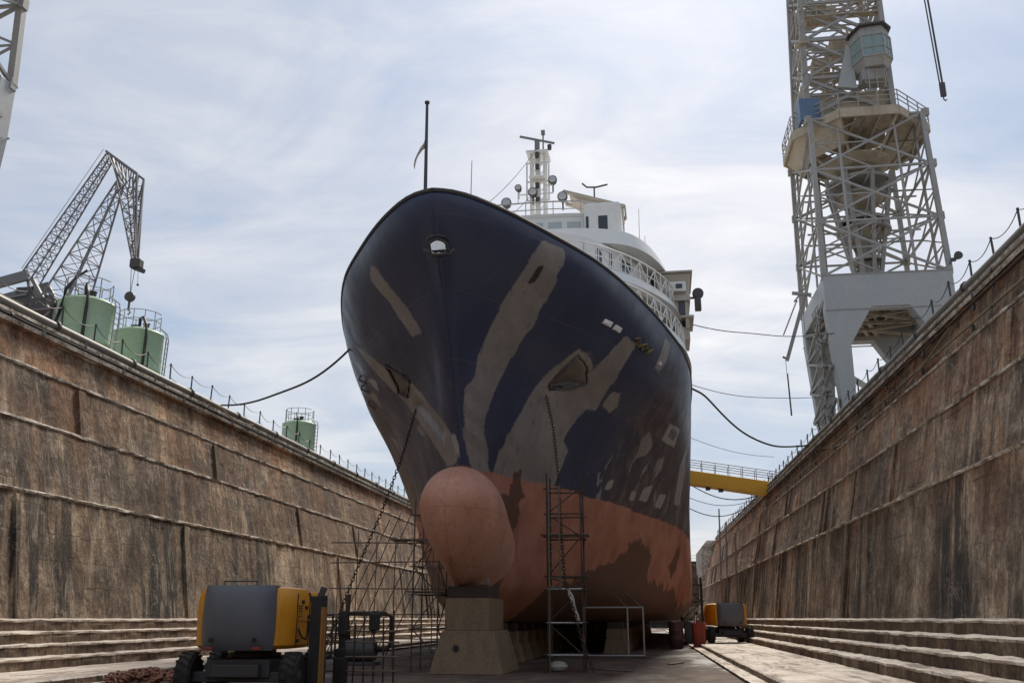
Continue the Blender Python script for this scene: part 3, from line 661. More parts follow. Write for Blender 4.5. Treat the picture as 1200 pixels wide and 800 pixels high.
# stem hawse pipe: oval casting with a dark pad
yst = float(HY[np.argmin(np.abs(HZ[:, 0]-13.42)), 0])
def oval(a, b, dy, n=28, cz=13.42, bend=.9):
    out_ = []
    for k in range(n+1):
        t = 2*math.pi*k/n; x = a*math.cos(t); z = cz+b*math.sin(t)
        i = int(np.argmin(np.abs(HZ[:, 0]-z))); row = HY[i]; bb = B[i]; out_.append((x, float(np.interp(abs(x), bb[:60], row[:60]))-dy, z))
    return out_
mb = MB(); mb.tube(oval(.33,.215,.0), .055, 8); mb.build('hawse_pipe', M['dark_steel'], ship, smooth='all')
mb = MB(); mb.tube(oval(.50,.33,-.03), .035, 6); mb.build('doubler_plate', M['hull'], ship, smooth='all')
mb = MB(); mb.tube([(-.42,yst-.12,13.35),(-.36,yst-.22,13.2),(-.18,yst-.25,13.15)], .04, 6); mb.build('roller', M['dark_steel'], ship); mb = MB(); mb.tube([(.5,yst-.0,13.3),(.46,yst-.12,13.1),(.25,yst-.2,13.08)], .03, 6); mb.build('roller', M['dark_steel'], ship)
# bulbous bow
prof = [(-3.55,.02,5.35,5.15),(-3.5,.30,5.62,4.85),(-3.38,.52,5.86,4.5),(-3.15,.78,6.12,4.12),(-2.8,1.02,6.38,3.7),(-2.3,1.23,6.60,3.3),(-1.7,1.38,6.72,3.0),(-1.0,1.46,6.78,2.82),(-.2,1.44,6.74,2.72),(.8,1.38,6.60,2.5),(2.0,1.28,6.3,2.1),(3.4,1.25,5.8,1.8),(5.5,1.4,5.2,1.62),(8,1.75,4.2,1.61)]
n = 36; vs = []
for y, wd, zt, zb in prof:
    zc = zb+(zt-zb)*.62
    for k in range(n):
        t = 2*math.pi*k/n; cx, sz = math.cos(t), math.sin(t)
        x = .10+wd*.95*cx*(1 if sz > 0 else (1-.50*abs(sz)**1.6)); z = zc+(sz*(zt-zc) if sz > 0 else sz*(zc-zb)); vs.append((x, y, z))
fs = [(i*n+k, i*n+(k+1)%n, (i+1)*n+(k+1)%n, (i+1)*n+k) for i in range(len(prof)-1) for k in range(n)]+[tuple(range(n))]
bo = MB().add(vs, fs).build('bulbous_bow', M['bulb'], ship, smooth='all'); md = bo.modifiers.new('ss', 'SUBSURF'); md.levels = md.render_levels = 2
# daylight through openings painted as white plates, emblem and other fittings on the starboard plating side seen
def rib_box(name, mt, y0, y1, z0, z1, side=1, t=.06):
    a, b_, c_, d_ = hp(y0,z0,side,t), hp(y1,z0,side,t), hp(y1,z1,side,t), hp(y0,z1,side,t)
    a2, b2, c2, d2 = hp(y0,z0,side,-.04), hp(y1,z0,side,-.04), hp(y1,z1,side,-.04), hp(y0,z1,side,-.04)
    return MB().add([v[:] for v in (a,b_,c_,d_,a2,b2,c2,d2)], [(0,1,2,3),(7,6,5,4),(0,4,5,1),(1,5,6,2),(2,6,7,3),(3,7,4,0)]).build(name, mt, ship)
rib_box('painted_daylight', M['white'], 2.12, 2.72, 12.76, 12.95); rib_box('painted_daylight', M['white'], 2.92, 3.46, 12.74, 12.92)
rib_box('painted_daylight', M['white'], 8.1, 8.4, 12.62, 12.74)
mb = MB()
rs = random.Random(4)
pp = [hp(4.8+t*2.0, 12.83+.10*math.sin(t*14)-.02*t, 1, .05) for t in [k/16 for k in range(17)]]
mb.tube(pp, .05, 5)
pp = [hp(5.0+t*1.6, 12.72+.09*math.cos(t*19), 1, .06) for t in [k/18 for k in range(19)]]
mb.tube(pp, .035, 5); mb.build('name_scroll', M['gold'], ship)
# rubbing plate and small fittings on the port bow
for y in (6.2, 7.0, 8.4): MB().tube([hp(y,12.2-.3*(y-6),-1,.02), hp(y,12.0-.3*(y-6),-1,.22), hp(y,11.8-.3*(y-6),-1,.02)], .05, 5).build('fender_lug', M['scaf'], ship)
mb = MB()
# anchor pockets: a raised lip round each recess
for side, poly in ((1, RC_R[0]), (-1, RC_L[0])):
    pts = []
    for i in range(len(poly)):
        a, b_ = poly[i], poly[(i+1) % len(poly)]
        pts += [hp(a[0]+(b_[0]-a[0])*t/5, a[1]+(b_[1]-a[1])*t/5, side, 0.0) for t in range(5)]
    pts.append(pts[0])
    for p in pts:
        # measure on the undented form
        pass
    MB().tube(pts, .05, 5).build('anchor_pocket_lip', M['scaf_dark'] if side < 0 else M['hull'], ship, smooth='all')

# superstructure
def plan(pts, yend):
    xs = [p[0] for p in pts]; ys = [p[1] for p in pts]; m_ = 36; q = []
    for k in range(m_+1):
        u = k/m_*(len(pts)-1); i = min(int(u), len(pts)-2); t = u-i
        # catmull rom
        P0 = pts[i-1] if i > 0 else (-pts[1][0], pts[1][1]); P1, P2 = pts[i], pts[i+1]; P3 = pts[i+2] if i+2 < len(pts) else (2*P2[0]-P1[0], 2*P2[1]-P1[1])
        f = lambda a,b,c,d: .5*((2*b)+(-a+c)*t+(2*a-5*b+4*c-d)*t*t+(-a+3*b-3*c+d)*t**3)
        q.append((f(P0[0],P1[0],P2[0],P3[0]), f(P0[1],P1[1],P2[1],P3[1])))
    q.append((q[-1][0], yend)); return q
def full(q): return [(-x, y) for x, y in q[::-1]]+q[1:]
D3 = plan([(0,12.0),(2,12.02),(3.7,12.2),(5.4,12.85),(6.5,14.4),(7.3,17.0),(7.75,20),(7.85,25)], 62)
D2 = plan([(0,8.2),(2,8.3),(3.8,8.95),(4.9,9.9),(6.4,11.9),(7.8,15.0),(8.25,18),(8.4,23)], 68)
D1 = plan([(0,4.6),(2.5,5.0),(4.6,6.3),(6.6,9.0),(7.95,12.5),(8.55,16),(8.7,20),(8.75,25)], 76)
def inset(q, dx, dy): 
    m_ = max(p[0] for p in q); return [(p[0]*(m_-dx)/m_, p[1]+dy) for p in q]
def slab(q, z0, z1, name, mt, tilt=.0, parent=ship):
    f = full(q); n_ = len(f); mx_ = max(p[0] for p in q)
    lo = [(p[0]*(mx_-tilt)/mx_, p[1]+tilt, z0) for p in f]; hi = [(p[0], p[1], z1) for p in f]
    return MB().add(lo+hi, [tuple(range(n_)), tuple(range(2*n_-1, n_-1, -1))]+[(i, (i+1)%n_, n_+(i+1)%n_, n_+i) for i in range(n_)]).build(name, mt, parent, smooth=True)
for q, z0, z1, tl in ((D3, 20.15, 21.12, -.38), (D2, 17.42, 17.95, -.22), (D1, 14.75, 15.3, -.15)):
    s_ = slab(q, z0, z1, 'deck_edge', M['white'], tl)
    # soffit, a touch below the fascia
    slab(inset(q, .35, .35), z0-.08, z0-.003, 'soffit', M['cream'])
def house(q, z0, z1, nwin, wz0, wz1, name='deckhouse', w_frac=.62):
    h = slab(q, z0, z1, name, M['white'])
    # windows along the rounded front and sides
    f = full(q); L = [0]
    for a, b_ in zip(f[:-1], f[1:]): L.append(L[-1]+math.hypot(b_[0]-a[0], b_[1]-a[1]))
    def at(s_):
        i = min(max(int(np.searchsorted(L, s_))-1, 0), len(f)-2); t = (s_-L[i])/max(L[i+1]-L[i], 1e-6)
        x, y = f[i][0]+(f[i+1][0]-f[i][0])*t, f[i][1]+(f[i+1][1]-f[i][1])*t
        dx, dy = f[i+1][0]-f[i][0], f[i+1][1]-f[i][1]; l = math.hypot(dx, dy); return x, y, dy/l, -dx/l
    s0, s1 = L[-1]*.5-30, L[-1]*.5+30; st = (s1-s0)/nwin
    for k in range(nwin):
        a = at(s0+k*st+st*(1-w_frac)/2); b_ = at(s0+(k+1)*st-st*(1-w_frac)/2)
        o = .012
        mb = MB().add([(a[0]+a[2]*o, a[1]+a[3]*o, wz0), (b_[0]+b_[2]*o, b_[1]+b_[3]*o, wz0), (b_[0]+b_[2]*o, b_[1]+b_[3]*o, wz1), (a[0]+a[2]*o, a[1]+a[3]*o, wz1)], [(0,1,2,3)])
        w_ = mb.build('window', M['glass'], h)
        fr = MB(); P_ = [(a[0]+a[2]*.03, a[1]+a[3]*.03, wz0), (b_[0]+b_[2]*.03, b_[1]+b_[3]*.03, wz0), (b_[0]+b_[2]*.03, b_[1]+b_[3]*.03, wz1), (a[0]+a[2]*.03, a[1]+a[3]*.03, wz1)]
        for u, v in zip(P_, P_[1:]+P_[:1]): fr.bar(u, v, .07)
        mb2 = fr.build('window_frame', M['white'], h)
    return h
house(inset(D2, 1.3, 1.6), 17.95, 20.1, 28, 18.7, 19.8)
house(inset(D1, 1.4, 1.8), 15.3, 17.36, 28, 16.0, 16.9)
house(inset(D1, .3, 1.2), 12.8, 14.66, 20, 13.4, 14.2)
def railing(q, z, name='deck_railing', h=1.1, step=.78, mt=None, lattice=True, half=32.):
    f = full(q); L = [0]
    for a, b_ in zip(f[:-1], f[1:]): L.append(L[-1]+math.hypot(b_[0]-a[0], b_[1]-a[1]))
    mid = L[-1]/2; s0 = max(0, mid-half); s1 = min(L[-1], mid+half); n_ = int((s1-s0)/step); P_ = []
    for k in range(n_+1):
        s_ = s0+(s1-s0)*k/n_; P_.append((float(np.interp(s_, L, [p[0] for p in f])), float(np.interp(s_, L, [p[1] for p in f]))))
    mb = MB()
    for x, y in P_: mb.bar((x,y,z), (x,y,z+h), .045)
    for hh in (h, h*.5, .12): mb.tube([(x,y,z+hh) for x, y in P_], .045 if hh == h else .03, 5)
    if lattice:
        for k in range(n_):
            a, b_ = P_[k], P_[k+1]
            if k % 2: a, b_ = b_, a
            mb.bar((a[0],a[1],z+.1), (b_[0],b_[1],z+h-.03), .042)
    return mb.build(name, mt or M['white'], ship)
railing(inset(D2, .12, .12), 17.95); railing(inset(D1, .12, .12), 15.3)
# wheelhouse
WH = plan([(0,15.3),(2,15.35),(3.6,15.6),(4.6,16.2),(5.1,17.2),(5.25,19)], 27)
wh = slab(WH, 21.0, 23.25, 'wheelhouse', M['white'])
slab([(p[0]*1.03, p[1]-.15) for p in WH], 23.25, 23.4, 'wheelhouse_roof', M['white'], .1)
slab(plan([(0,14.3),(2,14.35),(4.0,14.8),(5.3,15.8),(5.9,17.5),(6.0,19)], 27), 21.0, 22.05, 'bridge_bulwark', M['white'], -.05)
mb = MB()
f = WH
def wpt(s_):
    L = [0]
    for a, b_ in zip(f[:-1], f[1:]): L.append(L[-1]+math.hypot(b_[0]-a[0], b_[1]-a[1]))
    return float(np.interp(s_, L, [p[0] for p in f])), float(np.interp(s_, L, [p[1] for p in f]))
for sd_ in (1, -1):
    for k in range(6):
        a, b_ = wpt(.25+k*1.05), wpt(.25+k*1.05+.75)
        dx, dy = b_[0]-a[0], b_[1]-a[1]; l = math.hypot(dx, dy); nx_, ny_ = dy/l*.015, -dx/l*.015
        MB().add([(sd_*(a[0]+nx_), a[1]+ny_, 22.0), (sd_*(b_[0]+nx_), b_[1]+ny_, 22.0), (sd_*(b_[0]+nx_), b_[1]+ny_, 22.95), (sd_*(a[0]+nx_), a[1]+ny_, 22.95)], [(0,1,2,3)]).build('window', M['reflection_glass'], wh)
railing([(p[0]*.97, p[1]+.2) for p in WH], 23.4, 'roof_railing', .9, 1.5, M['galv'], False, 14)
# starboard deck locker and canopy behind the wheelhouse
mb = MB(); mb.box(3.3, 5.35, 14.95, 21, 21.0, 23.85, b=.22); lk = mb.build('signal_house', M['white'], ship)
mb = MB(); mb.box(4.1, 4.62, 14.93, 14.99, 22.15, 23.0, b=.028); mb.build('window', M['glass'], lk); mb = MB(); mb.box(3.42, 3.58, 14.93, 14.99, 22.15, 23.0, b=.028); mb.build('window', M['glass'], lk)
mb = MB()
mb.bar((1.2,25,29.4),(5.3,25,28.0),.28,.2); mb.bar((1.2,27,29.4),(5.3,27,28.0),.28,.2)
for t in np.linspace(0,1,8): mb.bar((1.2+4.1*t,25,29.4-1.4*t),(1.2+4.1*t,27,29.4-1.4*t),.12)
mb.add([(1.6,25,29.2),(5.2,25,28.0),(5.2,27,28.0),(1.6,27,29.2),(3.2,25,27.9),(5.2,25,27.6),(5.2,27,27.6),(3.2,27,27.9)], [(0,1,2,3),(4,5,6,7),(0,1,5,4),(3,2,6,7),(0,3,7,4)])
for x, y in ((5.1,25),(5.1,27),(1.6,27),(4.3,25)): mb.bar((x,y,21),(x,y,28.2),.14)
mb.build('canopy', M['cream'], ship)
mb = MB(); mb.bar((3.3,25,28.6),(3.3,25,29.6),.1); mb.tube([(2.5,25,29.9),(2.8,25,29.6),(3.4,25,29.55),(4.2,25,29.7)], .06, 6); mb.build('radar_scanner', M['dark_steel'], ship)
# mast with platforms, lamps and radar
mast = MB()
for x in (-.42, .42):
    mast.bar((x,21,21),(x,21,30.2),.16); mast.bar((x*1.0,22,21),(x,22,30.0),.13)
mast.box(-.16,.16,20.98,21.12,23.5,30.2)
for z in np.arange(24, 30.2, .6): mast.bar((-.42,21.9,z),(.42,21.1,z+.3),.07); mast.bar((-.42,22,z),(-.42,21,z+.5),.07); mast.bar((.42,22,z),(.42,21,z+.5),.07)
mast.bar((-.7,21,27.0),(-.7,21,29.6),.1); mast.bar((.7,21,27.0),(.7,21,29.6),.1)
for z in (27.0, 28.3, 29.6): mast.bar((-.75,21,z),(.75,21,z),.09)
mo = mast.build('radar_mast', M['white'], ship)
mb = MB(); mb.box(-.7,.7,20.6,22.2,30.2,30.34); mb.build('platform', M['white'], mo); mb = MB(); mb.box(-.5,.5,20.5,21.6,28.4,28.5); mb.build('platform', M['white'], mo)
mb = MB(); mb.bar((-1.1,20.6,31.35),(1.1,20.9,30.85),.09,.13); mb.build('radar_antenna', M['scaf_light'], mo)
mb = MB(); mb.bar((0,20.8,30.3),(0,20.8,31.0),.3); mb.bar((.3,21.5,30.3),(.3,21.5,32.0),.09); mb.box(.18,.42,21.4,21.6,31.85,32.15); mb.build('mast_head', M['scaf_light'], mo)
for x, z in ((0,30.0),(0,29.2),(0,27.9),(.02,26.9),(.8,30.5)):
    mb = MB(); mb.lathe([(.02,-.2),(.13,-.17),(.14,.15),(.02,.2)], (x,20.7,z), 10); mb.build('signal_lamp', M['dark_steel'], mo, smooth=True)
def searchlight(x, y, z, r=.34):
    mb = MB(); mb.lathe([(.05,.42),(r*.75,.36),(r,.05),(r,-.1),(r*.88,-.12)], (x,y,z), 20, 'y'); mb.bar((x,y+.2,z-r-.45),(x,y+.2,z-r+.05),.09)
    o = mb.build('searchlight', M['dark_steel'], ship, smooth=True)
    MB().lathe([(.0,-.15),(r*.6,-.145),(r*.80,-.125)], (x,y,z), 20, 'y').build('lens', M['lamp_glass'], o, smooth=True)
for a in ((-1.36,17,25.1,.30),(1.95,17,25.25,.30),(-.25,20.4,27.3,.30),(.95,20.9,28.3,.28),(-1.25,20.9,27.9,.22)): searchlight(*a)
mb = MB(); mb.bar((-1.3,20.9,27.4),(1.0,20.9,27.4),.07); mb.bar((-1.25,20.9,26.8),(-1.25,20.9,27.6),.06); mb.bar((.42,21,28.0),(.95,21,28.0),.07); mb.build('lamp_bracket', M['white'], ship)
# bridge wing platform on the seen side
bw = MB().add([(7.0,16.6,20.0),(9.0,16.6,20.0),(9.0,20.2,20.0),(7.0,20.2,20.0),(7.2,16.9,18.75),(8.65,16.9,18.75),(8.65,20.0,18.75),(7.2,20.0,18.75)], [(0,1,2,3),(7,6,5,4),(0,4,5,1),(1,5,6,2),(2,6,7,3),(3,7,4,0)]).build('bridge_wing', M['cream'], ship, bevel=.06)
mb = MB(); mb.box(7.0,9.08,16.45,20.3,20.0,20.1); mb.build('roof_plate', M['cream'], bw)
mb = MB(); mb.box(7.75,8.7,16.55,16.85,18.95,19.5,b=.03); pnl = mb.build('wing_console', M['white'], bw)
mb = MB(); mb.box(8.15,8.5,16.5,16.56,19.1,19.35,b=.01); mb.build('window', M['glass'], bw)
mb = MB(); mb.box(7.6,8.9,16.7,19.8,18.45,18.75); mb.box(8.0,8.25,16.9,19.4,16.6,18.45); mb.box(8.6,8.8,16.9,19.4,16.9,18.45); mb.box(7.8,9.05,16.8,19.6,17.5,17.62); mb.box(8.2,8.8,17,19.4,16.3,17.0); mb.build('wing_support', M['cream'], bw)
mb = MB(); mb.box(8.28,8.58,16.88,17.2,17.7,18.4); mb.build('doorway', M['glass'], bw)
fl = MB(); fl.lathe([(.05,.3),(.24,.26),(.31,.05),(.31,-.1),(.1,-.15)], (9.35,17.2,18.95), 18, 'y'); fl.bar((8.7,17.3,18.75),(9.5,17.3,18.75),.1); fl.box(9.15,9.5,17.1,17.5,18.0,18.7,b=.05); fl.build('floodlight', M['dark_steel'], bw, smooth=True)
# port wing (hidden by the bow, stands where the ship has it)
pw = MB().add([(-7.0,16.6,20.0),(-9.0,16.6,20.0),(-9.0,20.2,20.0),(-7.0,20.2,20.0),(-7.2,16.9,18.75),(-8.65,16.9,18.75),(-8.65,20.0,18.75),(-7.2,20.0,18.75)], [(0,1,2,3),(7,6,5,4),(0,4,5,1),(1,5,6,2),(2,6,7,3),(3,7,4,0)]).build('bridge_wing', M['cream'], ship, bevel=.06)
# funnel far aft, hidden from here
MB().box(-2.5,2.5,55,62,21,29,b=.6).build('funnel', M['white'], ship)
# aerials
for x, y, z0, z1 in ((6.2,21.5,21,26.2),(6.5,23,21,25.0),(.45,-2.0,13.4,18.0)):
    MB().tube([(x,y,z0),(x,y,z0+(z1-z0)*.3),(x+.05,y,z1)], .035, 6, .015).build('whip_aerial', M['galv'], ship)
# bow flagstaff with furled flag
fs_ = MB().tube([(-.62,-4.3,13.6),(-.66,-4.3,19.15)], .075, 8, .05); fs_.lathe([(.02,0),(.09,.03),(.09,.1),(.02,.13)], (-.66,-4.3,19.12), 8); fp = fs_.build('flagstaff', M['dark_steel'], ship, smooth=True)
mb = MB(); rs = random.Random(9); vs = []
for i in range(9):
    t = i/8
    for j in range(5):
        u = j/4; vs.append((-.70-.36*t-.08*u*math.sin(3*t), -4.3+.07*math.sin(u*9+t*6), 17.75-.85*t-.34*u*(1-.3*t)))
mb.add(vs, [(i*5+j, i*5+j+1, (i+1)*5+j+1, (i+1)*5+j) for i in range(8) for j in range(4)])
fo = mb.build('flag', M['rag'], fp, smooth='all'); md = fo.modifiers.new('s','SOLIDIFY'); md.thickness = .015
mb = MB(); mb.tube(hang([(0,20.7,30.5),(-3.2,2,16.6)], 1.2, 14), .018, 4); mb.tube(hang([(-.4,21,27.4),(-3.4,4,16.2)], .7, 14), .018, 4); mb.build('stay_wire', M['rope'], ship)

# ================= tower cranes on the quays =================
def lattice(mb, A, B_, n, w=.12, kind='x', hor=True, wh=None):
    '''braces between two chords A=(p,q), B_=(p,q)'''
    a0, a1 = Vector(A[0]), Vector(A[1]); b0, b1 = Vector(B_[0]), Vector(B_[1])
    for i in range(n):
        p, q = a0.lerp(a1, i/n), a0.lerp(a1, (i+1)/n); r, s = b0.lerp(b1, i/n), b0.lerp(b1, (i+1)/n)
        if kind == 'x': mb.bar(p, s, w); mb.bar(r, q, w)
        elif kind == 'z': mb.bar(*((p, s) if i % 2 else (r, q)), w)
        elif kind == 'k':
            m_ = (q+s)/2; mb.bar(p, m_, w); mb.bar(r, m_, w)
        elif kind == 'd':      # diamond with a cross node on the mid line
            c = (p+q+r+s)/4
            for t in (p, q, r, s): mb.bar(t, c, w)
            mb.bar(c, (r+s)/2, w*.7); mb.bar((p+q)/2, c, w*.6); mb.bar((r+s)/2, c, w*.6)
            mb.box(c.x-.2, c.x+.2, c.y-.2, c.y+.2, c.z-.2, c.z+.2)
        if hor: mb.bar(q, s, wh or w)
def box_lattice(mb, c0, c1, n, chord=.2, w=.1, kind='z'):
    '''four-chord boom: c0, c1 lists of four corners'''
    for a, b_ in zip(c0, c1): mb.bar(a, b_, chord)
    for i in range(4):
        j = (i+1) % 4; lattice(mb, (c0[i], c1[i]), (c0[j], c1[j]), n, w, kind, True, w)
def tower_crane():
    root = empty('tower_crane', (18.0, 71.0, 13.04), 0, 'tall grey lattice tower crane on a portal above the right dock wall', 'crane')
    P = M['crane_plate']; C = M['crane']
    # portal: two haunched frames and the girders joining them
    def frame(y0, y1, mid, leg):
        ol, il, ot = leg
        L_ = [(-ol,0),(-ot,9.6),(-ot,12.4),(ot,12.4),(ot,9.6),(ol,0),(il,0),(mid+.75,7.2),(mid-.9,9.9),(-mid+.9,9.9),(-mid-.75,7.2),(-il,0)]
        return MB().prism(L_, y0, y1, 'y')
    f1 = frame(-5.0, -3.9, 2.2, (3.75,3.0,4.45)).build('portal_frame', P, root, bevel=.04)
    f2 = frame(3.9, 5.0, 1.7, (3.75,2.9,4.45)).build('portal_frame', P, root, bevel=.04)
    for y, par in ((-5.03, f1), (5.03, f2)):
        for z in (9.72, 12.36): MB().box(-4.5,4.5,y-.03,y+.03,z,z+.08).build('stiffener', M['crane'], par)
    for s in (-1, 1): MB().box(s*4.4-.5*(s>0)+.0, s*4.4+.5*(s<0), -3.9, 3.9, 10.6, 12.35).build('side_girder', P, root)
    mb = MB()   # open floor of the portal, seen from beneath
    mb.box(-3.9,3.9,-3.9,3.9,12.2,12.3)
    mb.build('portal_deck', M['crane_brown'], root)
    mb = MB()
    for x in np.linspace(-3.4, 3.4, 5): mb.bar((x,-3.9,11.6),(x,3.9,11.6),.22,.4)
    lattice(mb, ((-3.9,-3.9,10.2),(-3.9,3.9,10.2)), ((3.9,-3.9,10.2),(3.9,3.9,10.2)), 2, .22, 'x'); lattice(mb, ((-3.9,-3.9,11.0),(3.9,-3.9,11.0)), ((-3.9,3.9,11.0),(3.9,3.9,11.0)), 3, .18, 'x')
    for t in (-1.6, -.9): mb.bar((t-1.2,-3.9,10.4),(t+2.0,3.9,10.4),.3)
    mb.build('under_bracing', M['crane_brown'], root)
    for s in (-1, 1):
        mb = MB(); lattice(mb, ((s*4.2,-4.4,1.0),(s*4.4,-4.4,10.6)), ((s*4.2,4.4,1.0),(s*4.4,4.4,10.6)), 4, .2, 'x')
        lattice(mb, ((s*4.0,-4.4,6.0),(s*4.3,-4.4,10.6)), ((s*4.0,-1.4,6.0),(s*4.3,-1.4,10.6)), 4, .1, 'z')
        mb.build('side_bracing', C, root)
    mb = MB()   # stairs beside the front leg
    for k in range(11):
        z = .6+k*.9; y = -3.4+(1.6 if k % 2 else 0); mb.bar((-4.55,y,z),(-4.55,y+(-1.6 if k % 2 else 1.6),z+.9),.16); mb.box(-4.8,-4.3,y-.3,y+.3,z-.04,z+.02)
        for q in range(3): mb.bar((-4.75,-3.5+q*.9,z),(-4.75,-3.5+q*.9,z+1.0),.05)
        mb.bar((-4.75,-3.7,z+.95),(-4.75,-1.2,z+.95),.05)
    mb.build('stairway', C, root)
    for x in (-3.38, 3.38):
        for y in (-4.45, 4.45):
            b = MB(); b.box(x-.45,x+.45,y-1.1,y+1.1,.05,.75,b=.06); bo_ = b.build('bogie', M['dark_steel'], root)
            for dy in (-.65, .65): MB().lathe([(.28,-.1),(.32,-.08),(.32,.08),(.28,.1)], (x,y+dy,.3), 14, 'x').build('wheel', M['chain'], bo_)
    # tower
    mb = MB(); z0, z1 = 12.4, 25.2
    c0 = [(-4.35,-4.8,z0),(4.35,-4.8,z0),(4.35,4.8,z0),(-4.35,4.8,z0)]; c1 = [(-4.15,-4.5,z1),(4.0,-4.5,z1),(4.0,4.5,z1),(-4.15,4.5,z1)]
    for a, b_ in zip(c0, c1): mb.bar(a, b_, .34)
    for i in range(4):
        j = (i+1) % 4; lattice(mb, (c0[i], c1[i]), (c0[j], c1[j]), 3, .15, 'x', True, .15)
        a0, a1, b0, b1 = [Vector(v) for v in (c0[i], c1[i], c0[j], c1[j])]
        m0, m1 = (a0+b0)/2, (a1+b1)/2
        lattice(mb, (a0, a1), (m0, m1), 6, .10, 'z', True, .09); lattice(mb, (m0, m1), (b0, b1), 6, .10, 'z', False)
        q0, q1 = a0.lerp(b0, .24), a1.lerp(b1, .24); mb.bar(q0, q1, .17)
        q0, q1 = a0.lerp(b0, .74), a1.lerp(b1, .74); mb.bar(q0, q1, .14)
    for k in range(1, 4):
        z = z0+(z1-z0)*k/3; h = 4.3-.05*k
        mb.bar((-h,-4.6,z),(h,4.6,z),.12); mb.bar((h,-4.6,z),(-h,4.6,z),.12); mb.bar((0,-4.6,z),(0,4.6,z),.12); mb.bar((-h,0,z),(h,0,z),.12)
    for k in range(0, 4):
        z = z0+(z1-z0)*k/3
        for s in (-1, 1):
            for yy in (-4.82+.1*k, 4.82-.1*k): mb.box(s*4.27-.24, s*4.27+.24, yy*.985-.2, yy*.985+.2, z-.28, z+.28)
    mb.build('tower_lattice', C, root)
    # inner king post: strutted inverted cone with dish-shaped decks
    mb = MB()
    for k in range(8):
        t = 2*math.pi*k/8+.2; mb.bar((.7*math.cos(t),.7*math.sin(t),12.4),(2.6*math.cos(t),2.6*math.sin(t),22.0),.30); t2 = t+.4
        mb.bar((1.4*math.cos(t),1.4*math.sin(t),16),(2.3*math.cos(t2+.4),2.3*math.sin(t2+.4),20.6),.13)
    mb.lathe([(1.0,12.4),(1.15,12.6),(.55,16),(.5,22)], (0,0,0), 16)
    for z, r_ in ((15.0,1.3),(18.2,1.9),(21.4,2.5)): mb.lathe([(r_,0),(r_,.25),(r_-.25,.25),(r_-.25,0)], (0,0,z), 24)
    mb.build('king_post', C, root)
    for z, r_ in ((17.4,1.5),(20.2,1.8),(23.2,2.6)):
        MB().lathe([(.5,-.9),(r_*.72,-.45),(r_,.05),(r_,.2)], (0,0,z), 20).build('bearing_dish', M['crane_brown'], root)
    mb = MB()
    for z in (17.6, 20.4):
        for a_ in range(0,6): t = a_*math.pi/3; mb.bar((2*math.cos(t),2*math.sin(t),z),(4.25*math.cos(t),4.5*math.sin(t),z),.12)
    mb.lathe([(1.9,17.5),(2.05,17.5),(2.05,17.7),(1.9,17.7)], (0,0,0), 24); mb.lathe([(1.9,20.3),(2.05,20.3),(2.05,20.5),(1.9,20.5)], (0,0,0), 24); mb.bar((2,0,17.6),(2,0,20.4),.1)
    mb.build('cross_tie', C, root)
    # slewing platform: octagonal deck, girders beneath, railing on top
    R_ = 5.6; oc = [(R_*math.cos(math.pi/8+k*math.pi/4)*1.0, R_*math.sin(math.pi/8+k*math.pi/4)*1.05) for k in range(8)]
    ic = [(x*.50, y*.50) for x, y in oc]; v_ = [(x,y,z) for z in (25.25,25.5) for q_ in (oc, ic) for x, y in q_]; f_ = []
    for i in range(8):
        j = (i+1)%8; f_ += [(i,j,8+j,8+i),(16+i,24+i,24+j,16+j),(i,16+i,16+j,j),(8+i,8+j,24+j,24+i)]
    MB().add(v_, f_).build('slewing_deck', M['crane_brown'], root)
    mb = MB()
    for i in range(8):
        a, b_ = oc[i], oc[(i+1)%8]; mb.bar((a[0]*.995,a[1]*.995,25.05),(b_[0]*.995,b_[1]*.995,25.05),.16,.62)
        mb.add([(a[0]*.98,a[1]*.98,24.9),(b_[0]*.98,b_[1]*.98,24.9),(b_[0]*.72,b_[1]*.72,23.3),(a[0]*.72,a[1]*.72,23.3)], [(0,1,2,3)]) if i in (2,3,4) else None
        mb.bar((a[0]*.97,a[1]*.97,25.0),(a[0]*.45,a[1]*.45,22.6),.16)
    for x in (-2.6,-.9,.9,2.6): mb.bar((x,-5.0,25.05),(x,5.0,25.05),.16,.4)
    mb.build('deck_girder', M['crane_brown'], root)
    mb = MB()
    for i in range(8):
        a, b_ = Vector((oc[i][0],oc[i][1],25.5)), Vector((oc[(i+1)%8][0],oc[(i+1)%8][1],25.5))
        for k in range(3):
            p = a.lerp(b_, k/3); mb.bar(p, p+Vector((0,0,1.25)), .07)
        for h in (.45,.85,1.25): mb.bar(a+Vector((0,0,h)), b_+Vector((0,0,h)), .06)
    mb.build('deck_railing', M['crane'], root)
    # rotating upper works
    MB().lathe([(2.4,25.5),(2.4,26.1),(1.9,26.2),(1.9,27.0)], (0,0,0), 24).build('slewing_ring', M['crane_brown'], root)
    mb = MB(); mb.box(-1.6,2.6,-2.2,3.2,26.6,28.6,b=.1); mb.box(-3.3,-1.6,-1.5,2.5,27.0,29.2,b=.08); mb.build('machine_house', M['crane_brown'], root)
    mb = MB(); mb.box(-4.6,-3.2,-3.9,-3.7,25.55,27.4); mb.box(-4.7,-4.5,-3.9,-2.2,25.55,27.4); mb.build('weather_panel', M['blue_panel'], root)
    mb = MB(); z0, z1 = 26.4, 44
    c0 = [(-3.9,-2.6,z0),(2.6,-2.6,z0),(2.6,3.2,z0),(-3.9,3.2,z0)]; c1 = [(-3.3,-2.2,z1),(2.6,-2.2,z1),(2.6,2.6,z1),(-3.3,2.6,z1)]
    for a, b_ in zip(c0, c1): mb.bar(a, b_, .42)
